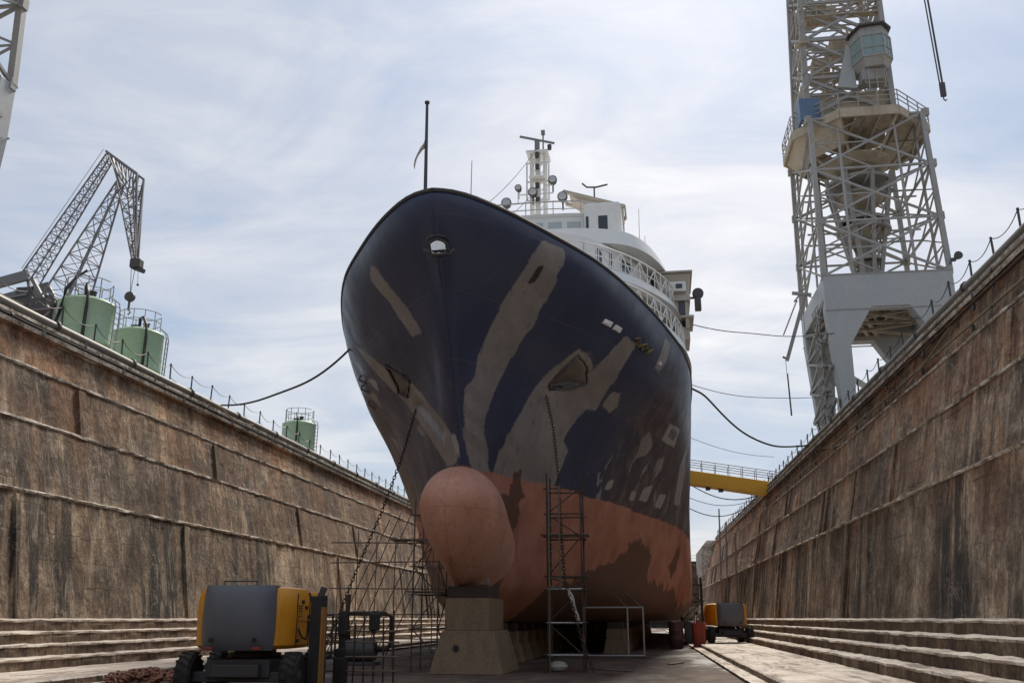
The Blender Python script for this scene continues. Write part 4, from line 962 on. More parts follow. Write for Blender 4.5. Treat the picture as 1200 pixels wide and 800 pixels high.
    for i in range(4):
        j = (i+1) % 4; lattice(mb, (c0[i], c1[i]), (c0[j], c1[j]), 5, .22, 'x', True, .25)
        a0, a1, b0, b1 = [Vector(v) for v in (c0[i], c1[i], c0[j], c1[j])]
        lattice(mb, (a0, a1), ((a0+b0)/2, (a1+b1)/2), 9, .12, 'z', True)
        lattice(mb, ((a0+b0)/2, (a1+b1)/2), (b0, b1), 9, .11, 'z', False)
    for k in range(6):
        z = z0+(z1-z0)*k/6+1; mb.bar((-3.6,-2.4,z),(2.6,2.9,z),.14); mb.bar((2.6,-2.4,z),(-3.6,2.9,z+1.5),.14)
    mb.build('upper_lattice', C, root)
    mb = MB()
    for z in (29.8, 35.6):
        mb.box(-3.7,2.6,-2.6,-1.9,z,z+.08); mb.bar((-3.7,-2.6,z+1),(2.6,-2.6,z+1),.07); mb.bar((-3.7,-2.6,z+.5),(2.6,-2.6,z+.5),.06)
        for x in np.linspace(-3.6,2.5,6): mb.bar((x,-2.6,z),(x,-2.6,z+1),.06)
    mb.lathe([(1.0,-1.2),(1.0,1.2)], (.3,.6,34.2), 16, 'x'); mb.lathe([(.8,-1.2),(.8,1.2)], (-1.4,.6,37.6), 16, 'x')
    for k in range(10): mb.bar((-4.3+.0*k,-2.9,27+k*1.4),(-3.5,-2.9,28.0+k*1.4),.1)
    mb.box(-4.3,-3.3,-2.9,-2.0,33.0,33.15); mb.bar((-4.3,-2.9,26.5),(-4.3,-2.9,40.6),.06)
    rr = random.Random(8)
    for k in range(26):
        a = Vector((rr.uniform(-3.3,2.3), rr.uniform(-2.2,2.6), rr.uniform(27,39))); b_ = a+Vector((rr.uniform(-2,2), rr.uniform(-1.5,1.5), rr.uniform(-1.5,3))); b_.x = max(-3.5, min(2.5, b_.x)); b_.y = max(-2.4, min(2.8, b_.y)); mb.bar(a, b_, rr.uniform(.07,.2))
    mb.box(-2.9,-1.6,-1.8,-.6,31.0,32.2); mb.box(-1.0,.2,-1.0,.6,33.0,34.2); mb.box(-2.6,-1.4,-1.9,-.9,36.0,37.2)
    mb.build('landing', M['crane_brown'], root)
    # driver's cab hung on the front
    cz = 30.6; cxm = 1.2; cab = MB(); pl = [(-1.35,-3.2),(-.8,-4.55),(.8,-4.75),(1.5,-3.9),(1.5,-2.6),(-1.35,-2.6)]
    pl = [(x+cxm-.1, y) for x, y in pl]; lo = [((x-cxm)*.8+cxm, y*.93, cz-1.0) for x, y in pl]; mid_ = [(x, y, cz-.3) for x, y in pl]; hi = [((x-cxm)*1.0+cxm, y, cz+1.55) for x, y in pl]; top = [((x-cxm)*.94+cxm, y*.97, cz+2.35) for x, y in pl]
    n6 = 6
    base = MB().add(lo+mid_, [tuple(range(6))]+[(i,(i+1)%6,6+(i+1)%6,6+i) for i in range(6)]); cb = base.build('cab', C, root); base = MB(); base.add(hi+top, [(11,10,9,8,7,6)]+[(i,(i+1)%6,6+(i+1)%6,6+i) for i in range(6)])
    base.build('cab_top', C, cb); MB().box(.2,2.0,-4.0,-2.6,cz-2.0,cz-1.0,b=.1).build('cab_base', C, cb)
    MB().add(mid_+hi, [(i,(i+1)%6,6+(i+1)%6,6+i) for i in range(6)]).build('cab_window', M['cab_glass'], cb)
    mb = MB()
    for i in range(6):
        a, b_ = Vector(mid_[i]), Vector(mid_[(i+1)%6]); c, d_ = Vector(hi[i]), Vector(hi[(i+1)%6]); o = Vector((0,-.02,0))
        mb.bar(a+o, c+o, .11); mb.bar(c+o, d_+o, .11); mb.bar(a+o, b_+o, .11); mb.bar(a.lerp(c,.42)+o, b_.lerp(d_,.42)+o, .09); mb.bar(((a+b_)/2)+o, ((c+d_)/2)+o, .06)
    mb.build('window_frame', M['crane'], cb)
    mb = MB(); mb.prism([((x-cxm)*1.1+cxm, y*1.04) for x, y in pl], cz+2.36, cz+2.5, 'z'); mb.build('cab_roof', M['dark_steel'], cb)
    mb = MB(); mb.bar((.4,-4.0,cz-2.3),(.4,-4.0,cz-1.0),.09); mb.bar((2.0,-4.0,cz-2.3),(2.0,-4.0,cz-1.0),.09); mb.bar((.4,-4.0,cz-2.3),(2.0,-4.0,cz-2.3),.09)
    for x in (.6,1.2,1.8): mb.bar((x,-4.2,cz-2.9),(x,-4.2,cz-1.2),.07)
    mb.build('cab_stand', C, cb)
    mb = MB(); mb.prism([(-1.5,28.6),(-.1,28.4),(-.1,31.6),(-.5,32.4)], -3.2, -2.8, 'y'); mb.build('cab_screen', M['crane_plate'], root)
    # lamp and lowered boom at the left side of the portal
    mb = MB(); mb.box(4.45,4.75,-5.2,-4.9,13.0,13.2); mb.bar((4.3,-5,12.8),(4.7,-5.1,13.3),.06); mb.lathe([(.05,.25),(.26,.2),(.3,-.05)], (4.95,-5.1,13.4), 12, 'y'); mb.build('floodlight', M['dark_steel'], root)
    return root
tc1 = tower_crane()
tc2 = copy_tree(tc1); tc2.location = (-32.55, 30.1, 13.04)
tc2['label'] = 'edge of a grey crane tower rising above the dark lattice jib crane and the silos'
# short davit arm and hanging hook wire on the left side of the crane
dv = empty('davit', (13.2, 70, 13.04), 0, 'small grey davit arm leaning out to the left of the crane portal with hanging wire', 'davit')
mb = MB(); mb.bar((-.3,0,12.2),(-2.0,0,7.2),.26); mb.bar((-.9,0,11.9),(-2.1,0,9.2),.1); mb.bar((-.2,0,12.9),(-1.1,0,11.8),.12); mb.bar((-.9,0,11.8),(-.9,0,11.9),.1); mb.bar((-1.2,0,12.5),(.2,0,12.3),.22); mb.build('arm', M['crane'], dv)
mb = MB(); mb.bar((-1.9,0,7.3),(-2.3,0,7.5),.12); mb.tube([(-2.1,0,7.2),(-2.05,0,3.0)], .02, 5); mb.tube([(-2.05,0,6.2),(-2.0,0,3.0)], .05, 5); mb.build('wire', M['dark_steel'], dv)
mb = MB(); mb.bar((.35,0,8.8),(1.2,0,5.1),.3); mb.bar((1.0,0,3.0),(1.9,0,1.2),.2); mb.build('strut', M['crane'], dv)

# hook block hanging at upper right from a jib out of the picture
hk = empty('crane_hook', (21.4, 60, 35.6), 0, 'slim hook block on twin wires hanging in the sky at upper right', 'hook')
MB().tube([(-.5,0,14),(-.12,0,1.0)], .05, 6).build('wire', M['dark_steel'], hk); MB().tube([(-.25,0,14),(.06,0,1.0)], .07, 6).build('wire', M['dark_steel'], hk)
mb = MB(); mb.box(-.16,.2,-.12,.12,.15,1.2,b=.05); mb.tube([(0,0,.2),(0,0,-.05),(.1,0,-.18),(.2,0,-.1)], .045, 6); mb.build('block', M['dark_steel'], hk)
rope([(12.1,60,46),(12.05,60,41.2)], .03, M['dark_steel'], 'thin wire with end weight hanging at the top left of the tower crane', name='hoist_wire', cat='wire')
# the jib that carries both lines, above the picture
jb = empty('crane_jib', (18, 69, 57.2), 0, 'long lattice jib above the picture top that carries the hook wires', 'crane jib')
mb = MB(); box_lattice(mb, [(-3,-1,0),(3,-1,0),(3,1,0),(-3,1,0)], [(-6.5,-10,0),(4.2,-10,0),(4.2,-8.5,0),(-6.5,-8.5,0)], 4, .25, .12)
mb.bar((-3.3,0,-.2),(-6,-9,0),.2); mb.build('jib', M['crane'], jb)

# ================= level luffing crane, far left =================
lc = empty('jib_crane', (-49.4, 70, 13.04), 0, 'dark lattice level luffing jib crane folded at the far left behind the green silos', 'crane')
def W(x, y, z): return (x+49.4, y, z-13.04)
S_ = M['jib_steel']
def boom(name, p, q, w0, w1, n, chord=.16, wr=.08, kind='z'):
    p, q = Vector(p), Vector(q); d_ = (q-p).normalized(); s_ = Vector((0,1,0)); u = d_.cross(s_).normalized()
    c0 = [p+u*w0*a/2+s_*w0*b_*.6 for a, b_ in ((-1,-1),(1,-1),(1,1),(-1,1))]; c1 = [q+u*w1*a/2+s_*w1*b_*.6 for a, b_ in ((-1,-1),(1,-1),(1,1),(-1,1))]
    mb = MB(); box_lattice(mb, c0, c1, n, chord, wr, kind); return mb.build(name, S_, lc)
boom('tie_boom', W(-51.6,0,29.9), W(-45.7,0,41.2), 1.1, .5, 18, .10, .05)
boom('main_boom', W(-48.4,0,26.6), W(-44.45,0,38.4), 2.6, .45, 10, .12, .06)
boom('nose_boom', W(-43.5,0,38.4), W(-42.15,0,31.2), 1.5, .35, 8, .12, .06)
mb = MB(); mb.bar(W(-45.8,-.6,41.4), W(-42.6,-.6,39.0), .18); mb.bar(W(-45.8,.6,41.4), W(-42.6,.6,39.0), .18); mb.bar(W(-45.5,0,41.0), W(-44.4,0,38.2), .22)
for t in np.linspace(0,1,7):
    a = Vector(W(-45.8,-.6,41.4)).lerp(Vector(W(-42.6,-.6,39.0)), t); b_ = Vector(W(-44.7,-.6,39.5)).lerp(Vector(W(-42.9,-.6,37.0)), t); mb.bar(a, b_, .09); mb.bar(a+Vector((0,1.2,0)), b_+Vector((0,1.2,0)), .09)
mb.bar(W(-44.7,-.6,39.5), W(-42.9,-.6,37.0), .12); mb.bar(W(-42.6,-.6,39.0), W(-42.1,0,31.4), .16); mb.bar(W(-42.6,.6,39.0), W(-42.1,0,31.4), .16)
mb.build('head_frame', S_, lc)
mb = MB()
for t in np.linspace(.05,.95,13):
    p = Vector(W(-50.9,-.9,29.6)).lerp(Vector(W(-45.4,-.9,40.4)), t); mb.bar(p, p+Vector((.35,0,-.25)), .05)
mb.tube([W(-50.6,-.9,29.4), W(-45.1,-.9,40.0)], .035, 4); mb.tube([W(-52.1,-.7,30.6), W(-46.0,-.7,41.5)], .03, 4); mb.build('walkway', S_, lc)
mb = MB(); mb.box(*[v for v in (7.0,7.9)], -.4,.4, 17.3,18.1, b=.1); mb.bar((7.2,0,17.4),(8.2,0,17.0),.35); mb.build('jib_head', M['dark_steel'], lc)
mb = MB()
for x in (-42.45, -42.0): mb.tube([W(x,0,31.0), W(-42.2,0,28.1)], .03, 4)
mb.tube([W(-41.8,0,31.0), W(-41.65,0,28.9)], .02, 4); mb.build('hoist_rope', M['dark_steel'], lc)
mb = MB(); mb.lathe([(.1,-.25),(.42,-.18),(.42,.18),(.1,.25)], W(-42.2,0,27.8), 16, 'y'); mb.bar(W(-42.2,0,27.4), W(-42.2,0,26.6), .14); mb.tube([W(-42.2,0,26.7), W(-42.0,0,26.4), W(-42.2,0,26.2)], .07, 6); mb.build('hook_block', M['dark_steel'], lc); MB().lathe([(.05,-.1),(.14,0),(.05,.1)], W(-41.62,0,28.85), 8).build('limit_weight', M['dark_steel'], lc)
mb = MB(); box_lattice(mb, [(-2.6,-2,0),(2.4,-2,0),(2.4,2,0),(-2.6,2,0)], [(-1.6,-1.5,13.5),(1.5,-1.5,13.5),(1.5,1.5,13.5),(-1.6,1.5,13.5)], 5, .3, .16, 'x'); mb.build('base_tower', S_, lc)
mb = MB(); mb.box(-3.0,.6,-1.6,1.6,13.5,14.5,b=.1); mb.box(-2.4,-.9,-1.4,1.4,14.5,15.6,b=.08); mb.build('machine_house', M['dark_steel'], lc)
mb = MB(); mb.bar((-1.4,-1.5,16.6),(-7.5,-1.5,15.2),.3,.9); mb.bar((-1.4,1.5,16.6),(-7.5,1.5,15.2),.3,.9); mb.bar((-1.3,-1.4,14.9),(-6.5,-1.4,14.2),.2); mb.box(-9.5,-6.0,-2,2,12.6,15.0,b=.1); mb.build('counterweight_arm', M['jib_steel'], lc)
mb = MB(); mb.bar((-.2,0,15.2),(3.6,0,12.0),.4); mb.bar((-1.2,-1.2,16.4),(2.4,-1.2,11.0),.3); mb.bar((-1.2,1.2,16.4),(2.4,1.2,11.0),.3); mb.bar((-.6,-1.2,13.5),(-1.6,-1.2,16.4),.22); mb.bar((-1,0,13.8),(4.5,0,13.4),.3); mb.bar((3.4,0,13.4),(3.6,0,10),.3)
for x in (1,2,3,4): mb.bar((x,-.8,13.5),(x+.8,-.8,15.0-x*.2),.12)
mb.build('luffing_gear', S_, lc)
# small crane beyond the portal on the right
sc_ = empty('jib_crane', (24.4, 110, 13.04), 0, 'small distant pale crane seen through the portal of the big tower crane', 'crane')
mb = MB(); box_lattice(mb, [(-1.6,-1.5,0),(1.6,-1.5,0),(1.6,1.5,0),(-1.6,1.5,0)], [(-.9,-.9,11),(.9,-.9,11),(.9,.9,11),(-.9,.9,11)], 4, .25, .14, 'x'); mb.build('base_tower', M['crane'], sc_)
mb = MB(); mb.box(-1.4,1.6,-1.2,1.2,11,13.2,b=.1); mb.build('machine_house', M['crane'], sc_)
mb = MB(); mb.bar((-1.2,0,16.5),(3.2,0,13.3),.5,.6); mb.bar((-1.2,0,16.5),(-.4,0,13),.3); mb.tube([(3.0,0,13.4),(3.0,0,9.6)], .05, 5); mb.bar((-.6,0,15.4),(.6,0,12.6),.2); mb.build('jib', M['crane'], sc_)

# ================= silos on the left quay =================
def silo():
    root = empty('silo', (0,0,13.04), 0, '', 'silo', 'green silos on the left quay')
    G = M['green']
    MB().lathe([(.35,.6),(1.05,1.5),(1.34,1.62),(1.36,1.7),(1.34,1.78),(1.34,3.70),(1.37,3.74),(1.34,3.80),(1.0,3.98),(.0,4.06)], (0,0,0), 40).build('tank', G, root, smooth=True)
    for k in range(4):
        t = math.pi/4+k*math.pi/2; x, y = 1.12*math.cos(t), 1.12*math.sin(t); MB().bar((x,y,0),(x,y,1.7),.14).build('leg', M['dark_steel'], root)
    for zz_ in (2.35, 3.02): MB().lathe([(1.338,-.025),(1.352,-.02),(1.352,.02),(1.338,.025)], (0,0,zz_), 40).build('weld_band', G, root, smooth=True)
    mb = MB(); n = 12
    for k in range(n):
        t = 2*math.pi*k/n; 
        if k in (0,): continue
        x, y = 1.12*math.cos(t), 1.12*math.sin(t); mb.bar((x,y,3.9),(x,y,4.95),.04); t2 = 2*math.pi*(k+1)/n; x2, y2 = 1.12*math.cos(t2), 1.12*math.sin(t2)
        for h in (4.45, 4.95): mb.bar((x,y,h),(x2,y2,h),.035)
    mb.build('top_railing', M['galv'], root)
    mb = MB(); mb.tube([(1.42,.5,.2),(1.5,.5,3.6),(1.42,.5,3.95),(1.1,.45,4.2)], .035, 6); mb.tube([(1.42,.1,.2),(1.5,.1,3.6),(1.42,.1,3.95),(1.1,.1,4.2)], .035, 6)
    for z in np.arange(.4,3.8,.3): mb.bar((1.47,.1,z),(1.47,.5,z),.03)
    mb.build('ladder', M['galv'], root)
    MB().box(-.4,.0,-.3,.1,4.0,4.3,b=.04).build('top_hatch', M['dark_steel'], root); MB().lathe([(.16,0),(.16,.3),(.2,.32),(.2,.36)], (.5,-.4,3.95), 12).build('vent_pipe', M['dark_steel'], root); MB().bar((-1.5,-.2,3.3),(-1.3,-.2,3.3),.1).build('lifting_lug', M['dark_steel'], root)
    mb = MB(); mb.tube([(.1,-.3,3.98),(.2,-.6,4.55),(.5,-1.0,4.5),(.80,-1.3,4.0),(.86,-1.36,3.3),(.85,-1.38,2.2),(.8,-1.3,.6)], .085, 8); mb.build('filling_hose', M['hose'], root, smooth='all')
    return root
s1 = silo(); s1.location = (-27.2, 41.4, 13.04); s1['label'] = 'largest looking green silo with a looped black hose, left of the two standing together'
mb = MB(); mb.tube([(-.1,-1.0,4.9),(-.35,-1.35,4.2),(-.45,-1.42,3.2),(-.62,-1.45,2.3),(-.85,-1.42,2.1),(-.95,-1.40,2.9),(-.92,-1.3,3.6)], .09, 8); mb.tube([(-.1,-1.0,4.9),(.35,-.9,5.3)], .06, 8); mb.build('looped_hose', M['hose'], s1, smooth='all')
s2 = copy_tree(s1); s2.location = (-27.3, 46.6, 13.04); s2.rotation_euler[2] = .2; s2['label'] = 'green silo with white top rim, right of the two standing together'
for ch in list(s2.children):
    if ch.name.startswith('looped_hose'): bpy.data.objects.remove(ch)
s3 = copy_tree(s2); s3.location = (-27.3, 72.0, 13.04); s3.rotation_euler[2] = -.3; s3['label'] = 'small distant green silo standing alone behind the fence of the left quay'
s4b = [o for o in s3.children if o.name.startswith('filling_hose')]

# ================= yellow gangway bridge =================
gy = empty('gangway', (8, 88, 13.1), 0, 'yellow box girder gangway with railing between ship side and right quay', 'gangway')
p, q = Vector((3.2-8, 0, 1.25)), Vector((12.8-8, 0, -.35))
MB().bar(p, q, 1.5, 1.25).build('girder', M['yellow'], gy, bevel=.03)
mb = MB()
for s in (-.7, .7):
    for k in range(9):
        a = p.lerp(q, k/8)+Vector((0,s,.6)); mb.bar(a, a+Vector((0,0,1.0)), .05)
    for h in (.55, 1.0): mb.bar(p+Vector((0,s,.6+h)), q+Vector((0,s,.6+h)), .05)
mb.build('railing', M['dark_steel'], gy)
mb = MB()
for t in (.3,.42): a = p.lerp(q, t); mb.box(a.x-.2,a.x+.2,-.4,.4,a.z-.85,a.z-.6)
mb.build('clamp', M['dark_steel'], gy)

# ================= mooring lines =================
rope([(-11.4,37.6,13.75),(-17.0,42.5,12.35),(-23.35,49.25,13.3)], .05, M['rope'], 'dark rope sagging from the left bow flare to the left quay fence', [.55,.25])
rope([(2.6,52.2,14.35),(3.9,54.3,14.2),(6.5,60,13.0),(9.0,63,12.55),(12.1,66.7,13.3)], .06, M['rope'], 'thick dark rope sagging from the ship side to the foot of the tower crane', [0,.15,.12,.05])
rope([(-1.1,36.0,13.35),(.9,40.5,14.05),(2.62,49,14.25),(2.75,52.2,14.35)], .045, M['rope'], 'dark rope lying along the bulwark edge on the right of the ship', .03)
rope([(12.1,66.7,13.3),(11.4,60,11.9),(11.3,52.3,10.95),(11.25,45,10.55),(11.35,39.5,11.3),(11.9,34.0,12.75)], .045, M['rope_tan'], 'long tan rope hanging in a curve over the face of the right dock wall', [.15,.1,.05,.05,.1])
rope([(3.15,52.5,18.0),(7.48,60,19.55),(13.4,66.2,21.1),(20,66.3,22.1)], .028, M['rope'], 'thin dark cable from bridge wing to the portal of the tower crane', [.15,.25,.2])
rope([(3.5,60,16.2),(8.8,64,16.1),(14,68,17.0)], .022, M['rope'], 'thin cable below the upper cable, ending at the near portal leg', [.25,.1])
for pts, l, r_, dr in (([(4.3,90,14.0),(11.6,88.5,12.9)], 'dark rope sagging just below the yellow gangway', .05, 1.3), ([(4.4,96,12.4),(11.4,98,13.1)], 'thin rope sagging lowest between ship side and right quay', .045, 1.35),
                   ([(4.35,80,16.4),(11.9,86,15.6)], 'faint thin wire sagging above the yellow gangway', .02, .4), ([(4.3,92,12.9),(11.5,95,13.1)], 'dark rope between the two sagging ropes under the yellow gangway', .03, .9)):
    rope(pts, r_, M['rope'], l, dr)
rope([(-23.45,46.8,13.25),(-23.0,48.4,13.0),(-22.9,50.2,12.6),(-23.0,53,12.9)], .035, M['rope_tan'], 'tan rope end trailing over the left wall coping below the silos', .02)

# anchor chains hanging from both bows
def chain(pts, r, label, group='anchor chains hanging from the bow'):
    P_ = [Vector(p) for p in pts]; L = [0]
    for a, b_ in zip(P_[:-1], P_[1:]): L.append(L[-1]+(b_-a).length)
    mb = MB(); s_ = 0; k = 0; pitch = r*4.0
    while s_ < L[-1]-pitch:
        i = max(0, int(np.searchsorted(L, s_, side='right'))-1); a, b_ = P_[i], P_[i+1]; d_ = (b_-a).normalized(); c = a+d_*(s_-L[i]+pitch/2)
        u = d_.cross(Vector((0,1,.2))).normalized(); v = d_.cross(u)
        w_ = u if k % 2 else v; pts_ = []
        for t in range(11):
            an = 2*math.pi*t/10; pts_.append(c+d_*math.cos(an)*pitch*.68+w_*math.sin(an)*r*1.55)
        mb.tube(pts_, r*.55, 5); s_ += pitch; k += 1
    return tag(mb.build('anchor_chain', M['chain'], None, smooth='all'), label, 'chain', group)
chain([(-8.35,34.1,9.35),(-8.6,33.2,7.4),(-9.1,32.6,5.4),(-9.75,32.3,3.6),(-10.35,32.2,1.9),(-10.7,32,.9),(-11.0,31.6,.1)], .032, 'dark anchor chain slanting from the left bow to the dock floor beside the boom lift')
chain([(-3.5,35.2,10.05),(-3.2,34.9,8.6),(-3.0,34.5,6.7),(-2.9,34.1,4.8),(-2.75,33.6,3.0),(-2.35,33.0,1.8),(-2.1,32.7,.9),(-1.75,32.3,.08)], .032, 'dark anchor chain hanging from the right bow recess through the ladder scaffold')

# ================= docking blocks =================
pd = empty('bow_pedestal', (-5.9, 32.6, 0), -.02, 'tall brown block with flared foot carrying the red bulb of the bow', 'pedestal')
def frust(x0, x1, y0, y1, z0, X0, X1, Y0, Y1, z1): return MB().add([(x0,y0,z0),(x1,y0,z0),(x1,y1,z0),(x0,y1,z0),(X0,Y0,z1),(X1,Y0,z1),(X1,Y1,z1),(X0,Y1,z1)], [(0,3,2,1),(4,5,6,7),(0,1,5,4),(1,2,6,5),(2,3,7,6),(3,0,4,7)])
frust(-1.15,1.30,-1.0,2.6,0,-.80,.95,-.75,2.3,1.35).build('flared_foot', M['block'], pd, bevel=.03)
MB().box(-.72,.78,-.65,2.2,1.352,2.40).build('block', M['block'], pd, bevel=.02)
MB().box(-.66,.72,-.6,1.6,2.402,2.78).build('timber_cap', M['block_top'], pd, bevel=.02)
mb = MB(); mb.prism([(.35,2.83),(.75,2.83),(.66,3.05)], -.55, -.1, 'y'); mb.build('wedge', M['plank'], pd)
MB().lathe([(.10,-.03),(.10,.03)], (-.28,-.90,.82), 12, 'y').build('lifting_hole', M['black'], pd)
def keel_block(loc, label, sc=(1,1,1)):
    b = empty('keel_block', loc, -.02, label, 'keel block', 'keel blocks under the ship'); b.scale = sc
    frust(-.9,.9,-.55,.55,0,-.7,.7,-.45,.45,.75).build('base', M['block'], b, bevel=.02)
    MB().box(-.66,.66,-.42,.42,.752,1.22).build('block', M['block'], b, bevel=.02)
    MB().box(-.6,.6,-.4,.4,1.222,1.57).build('timber_cap', M['block_top'], b, bevel=.02); return b
kb0 = keel_block((-5.95, 36.4, 0), 'brown keel block directly behind the bow pedestal')
y = 38.4; k = 0
while y < 126:
    for dx in ((0,) if y < 50 else (0, -4.2, 4.2)):
        c = copy_tree(kb0); c.location = (-6.2+.022*(y-33)+dx, y, 0)
        c['label'] = 'dark keel block in the row under the centre of the ship' if dx == 0 else ('dark side block under the left bilge of the ship' if dx < 0 else 'dark side block under the right bilge of the ship')
        if dx: c.scale = (.7,1,1)
    y += 2.6
# ================= boom lifts =================
def boom_lift(lab):
    root = empty('boom_lift', (0,0,0), 0, lab, 'boom lift', 'orange and grey boom lifts on the dock floor')
    O, Gp, K = M['orange'], M['grey_plastic'], M['black']
    mb = MB(); mb.box(-.75,.75,-1.15,1.15,.42,.82,b=.05); mb.box(-1.15,1.15,-1.08,-.78,.34,.56,b=.03); mb.box(-1.15,1.15,.78,1.08,.34,.56,b=.03); mb.box(-.55,.55,-1.35,-1.15,.45,.72,b=.03); mb.build('chassis', M['dark_steel'], root)
    for x in (-1.22, 1.22):
        for y in (-.93, .93):
            t = MB(); t.lathe([(.26,-.17),(.40,-.19),(.465,-.13),(.475,0),(.465,.13),(.40,.19),(.26,.17)], (x,y,.475), 28, 'x')
            for q in range(18):
                a = 2*math.pi*q/18; c_, s_ = math.cos(a), math.sin(a)
                for dx, da in ((-.09,0),(.09,.17)):
                    c2, s2_ = math.cos(a+da), math.sin(a+da); t.bar((x+dx-.08,y+c2*.47,.475+s2_*.47),(x+dx+.08,y+math.cos(a+da+.1)*.47,.475+math.sin(a+da+.1)*.47),.05)
            w_ = t.build('wheel', K, root, smooth=True)
            MB().lathe([(.06,-.20),(.12,-.17),(.24,-.12),(.27,-.165),(.27,.165),(.24,.12),(.12,.17),(.06,.20)], (x,y,.475), 20, 'x').build('rim', M['dark_steel'], w_, smooth=True)
    MB().lathe([(.62,.82),(.62,.92),(.5,.93),(.5,1.0)], (0,0,0), 28).build('turntable', M['dark_steel'], root)
    # counterweight: bulged grey moulding at the back
    def shell(xs, y0, y1, z0, z1, bulge, name, mt, x_in=0.0, par=root):
        xa, xb = xs; nx_, nz_ = 14, 14; vs = []; fs = []
        for i in range(nz_+1):
            v = i/nz_; z = z0+(z1-z0)*v; tz = math.sin(math.pi*min(max((v*.94+.03),0),1))**.35
            for j in range(nx_+1):
                u = j/nx_; x = xa+(xb-xa)*u; xc = (x-(xa+xb)/2)*(0.90+.10*tz)+(xa+xb)/2
                tx = (1-abs(2*u-1)**3.2)**.5; vs.append((xc, y0+(1-tx*tz)*bulge, z))
        k = len(vs)
        for i in range(nz_+1):
            for j in range(nx_+1): vs.append((vs[i*(nx_+1)+j][0], y1, vs[i*(nx_+1)+j][2]))
        for i in range(nz_):
            for j in range(nx_):
                a = i*(nx_+1)+j; fs += [(a,a+1,a+nx_+2,a+nx_+1),(k+a,k+a+nx_+1,k+a+nx_+2,k+a+1)]
        for j in range(nx_): fs += [(j,k+j,k+j+1,j+1),(nz_*(nx_+1)+j,nz_*(nx_+1)+j+1,k+nz_*(nx_+1)+j+1,k+nz_*(nx_+1)+j)]
        for i in range(nz_):
            a = i*(nx_+1); b_ = a+nx_; fs += [(a,a+nx_+1,k+a+nx_+1,k+a),(b_,k+b_,k+b_+nx_+1,b_+nx_+1)]
        return MB().add(vs, fs).build(name, mt, par, smooth=True)
    shell((-.86,.86), -1.62, -.9, 1.0, 2.36, .32, 'counterweight', Gp)
    # orange hoods wrapped round both sides
    for s in (-1, 1):
        prof = [(.60,-1.28),(.92,-1.22),(1.10,-.95),(1.16,-.4),(1.14,.35),(1.05,.95),(.88,1.15),(.60,1.15)]
        vs = []; hs = ((1.02,.93),(1.10,1.0),(1.75,1.02),(2.15,1.0),(2.30,.93),(2.34,.82))
        for z, f in hs: vs += [(s*x*f, y_*f, z) for x, y_ in prof]
        n_ = len(prof); fs_l = [(i*n_+j, i*n_+(j+1)%n_, (i+1)*n_+(j+1)%n_, (i+1)*n_+j) for i in range(len(hs)-1) for j in range(n_)]+[tuple(range(n_)), tuple(range((len(hs)-1)*n_, len(hs)*n_))]
        hd = MB().add(vs, fs_l).build('hood', O, root, smooth=True)
        if s > 0:
            mb = MB()
            for y_, z in ((-.2,2.02),(.1,1.9),(.35,1.7)): mb.box(1.15,1.19,y_-.10,y_+.10,z-.04,z+.04,b=.01)
            mb.tube([(1.17,-.5,1.45),(1.22,-.3,1.25),(1.2,.1,1.2),(1.18,.3,1.35)], .018, 5); mb.box(1.12,1.18,-.55,-.4,1.15,1.22); mb.box(1.14,1.2,.3,.65,1.3,1.6,b=.02)
            mb.tube([(1.1,.55,2.25),(1.2,.6,1.9),(1.2,.75,1.5)], .025, 6)
            mb.box(1.155,1.175,-.62,-.605,1.06,2.2); mb.box(1.15,1.17,.42,.435,1.06,2.2); mb.box(1.158,1.178,-.6,.42,1.60,1.612)
            for q in range(5): mb.box(1.155,1.18,-.52,-.26,1.70+q*.055,1.722+q*.055)
            mb.build('hood_latch', K, hd)
    for x in (-.55, .55): MB().box(x-.09,x+.09,-1.60,-1.56,1.02,1.08,b=.01).build('reflector', M['red'], root)
    for x in (-.5, .5): MB().lathe([(.05,-1.66),(.05,-1.6)], (x,0,1.22), 10, 'y').build('tie_down', K, root)
    mb = MB(); mb.box(-.5,.5,-.9,1.15,1.0,2.0,b=.05); mb.build('engine_bay', M['dark_steel'], root)
    mb = MB(); mb.tube([(-.45,-1.2,2.34),(-.45,-1.2,2.45),(.35,-1.2,2.45),(.35,-1.2,2.34)], .018, 6); mb.build('grab_rail', M['dark_steel'], root)
    # folded boom on the far side with the upright end of the riser
    mb = MB(); mb.bar((.95,1.35,1.2),(.95,1.5,2.25),.26,.3); mb.bar((.0,-.6,2.12),(.0,2.9,2.2),.28,.34); mb.build('boom', O, root, bevel=.02)
    mb = MB(); mb.bar((1.25,1.55,.35),(1.22,1.5,2.2),.14,.22); mb.bar((0,2.8,2.2),(0,3.2,1.1),.2,.24); mb.bar((.2,.2,1.4),(.1,2.4,2.0),.12); mb.build('riser', K, root, bevel=.015)
    mb = MB()
    for x in (-.85, .85):
        for y_ in (3.1, 3.95): mb.bar((x,y_,.7),(x,y_,1.75),.045)
    for z in (.72, 1.25, 1.75):
        for y_ in (3.1, 3.95): mb.bar((-.85,y_,z),(.85,y_,z),.045)
        for x in (-.85, .85): mb.bar((x,3.1,z),(x,3.95,z),.045)
    mb.box(-.85,.85,3.1,3.95,.66,.70); mb.box(-.3,.3,3.12,3.3,1.45,1.75,b=.03); mb.build('platform_basket', M['dark_steel'], root)
    return root
bl = boom_lift('big near orange and grey boom lift parked at lower left on the dock floor')
bl2 = copy_tree(bl)
bl.location = (-9.22, 22.4, 0.02); bl.rotation_euler[2] = R(4); bl.scale = (.98,1.0,1.04)
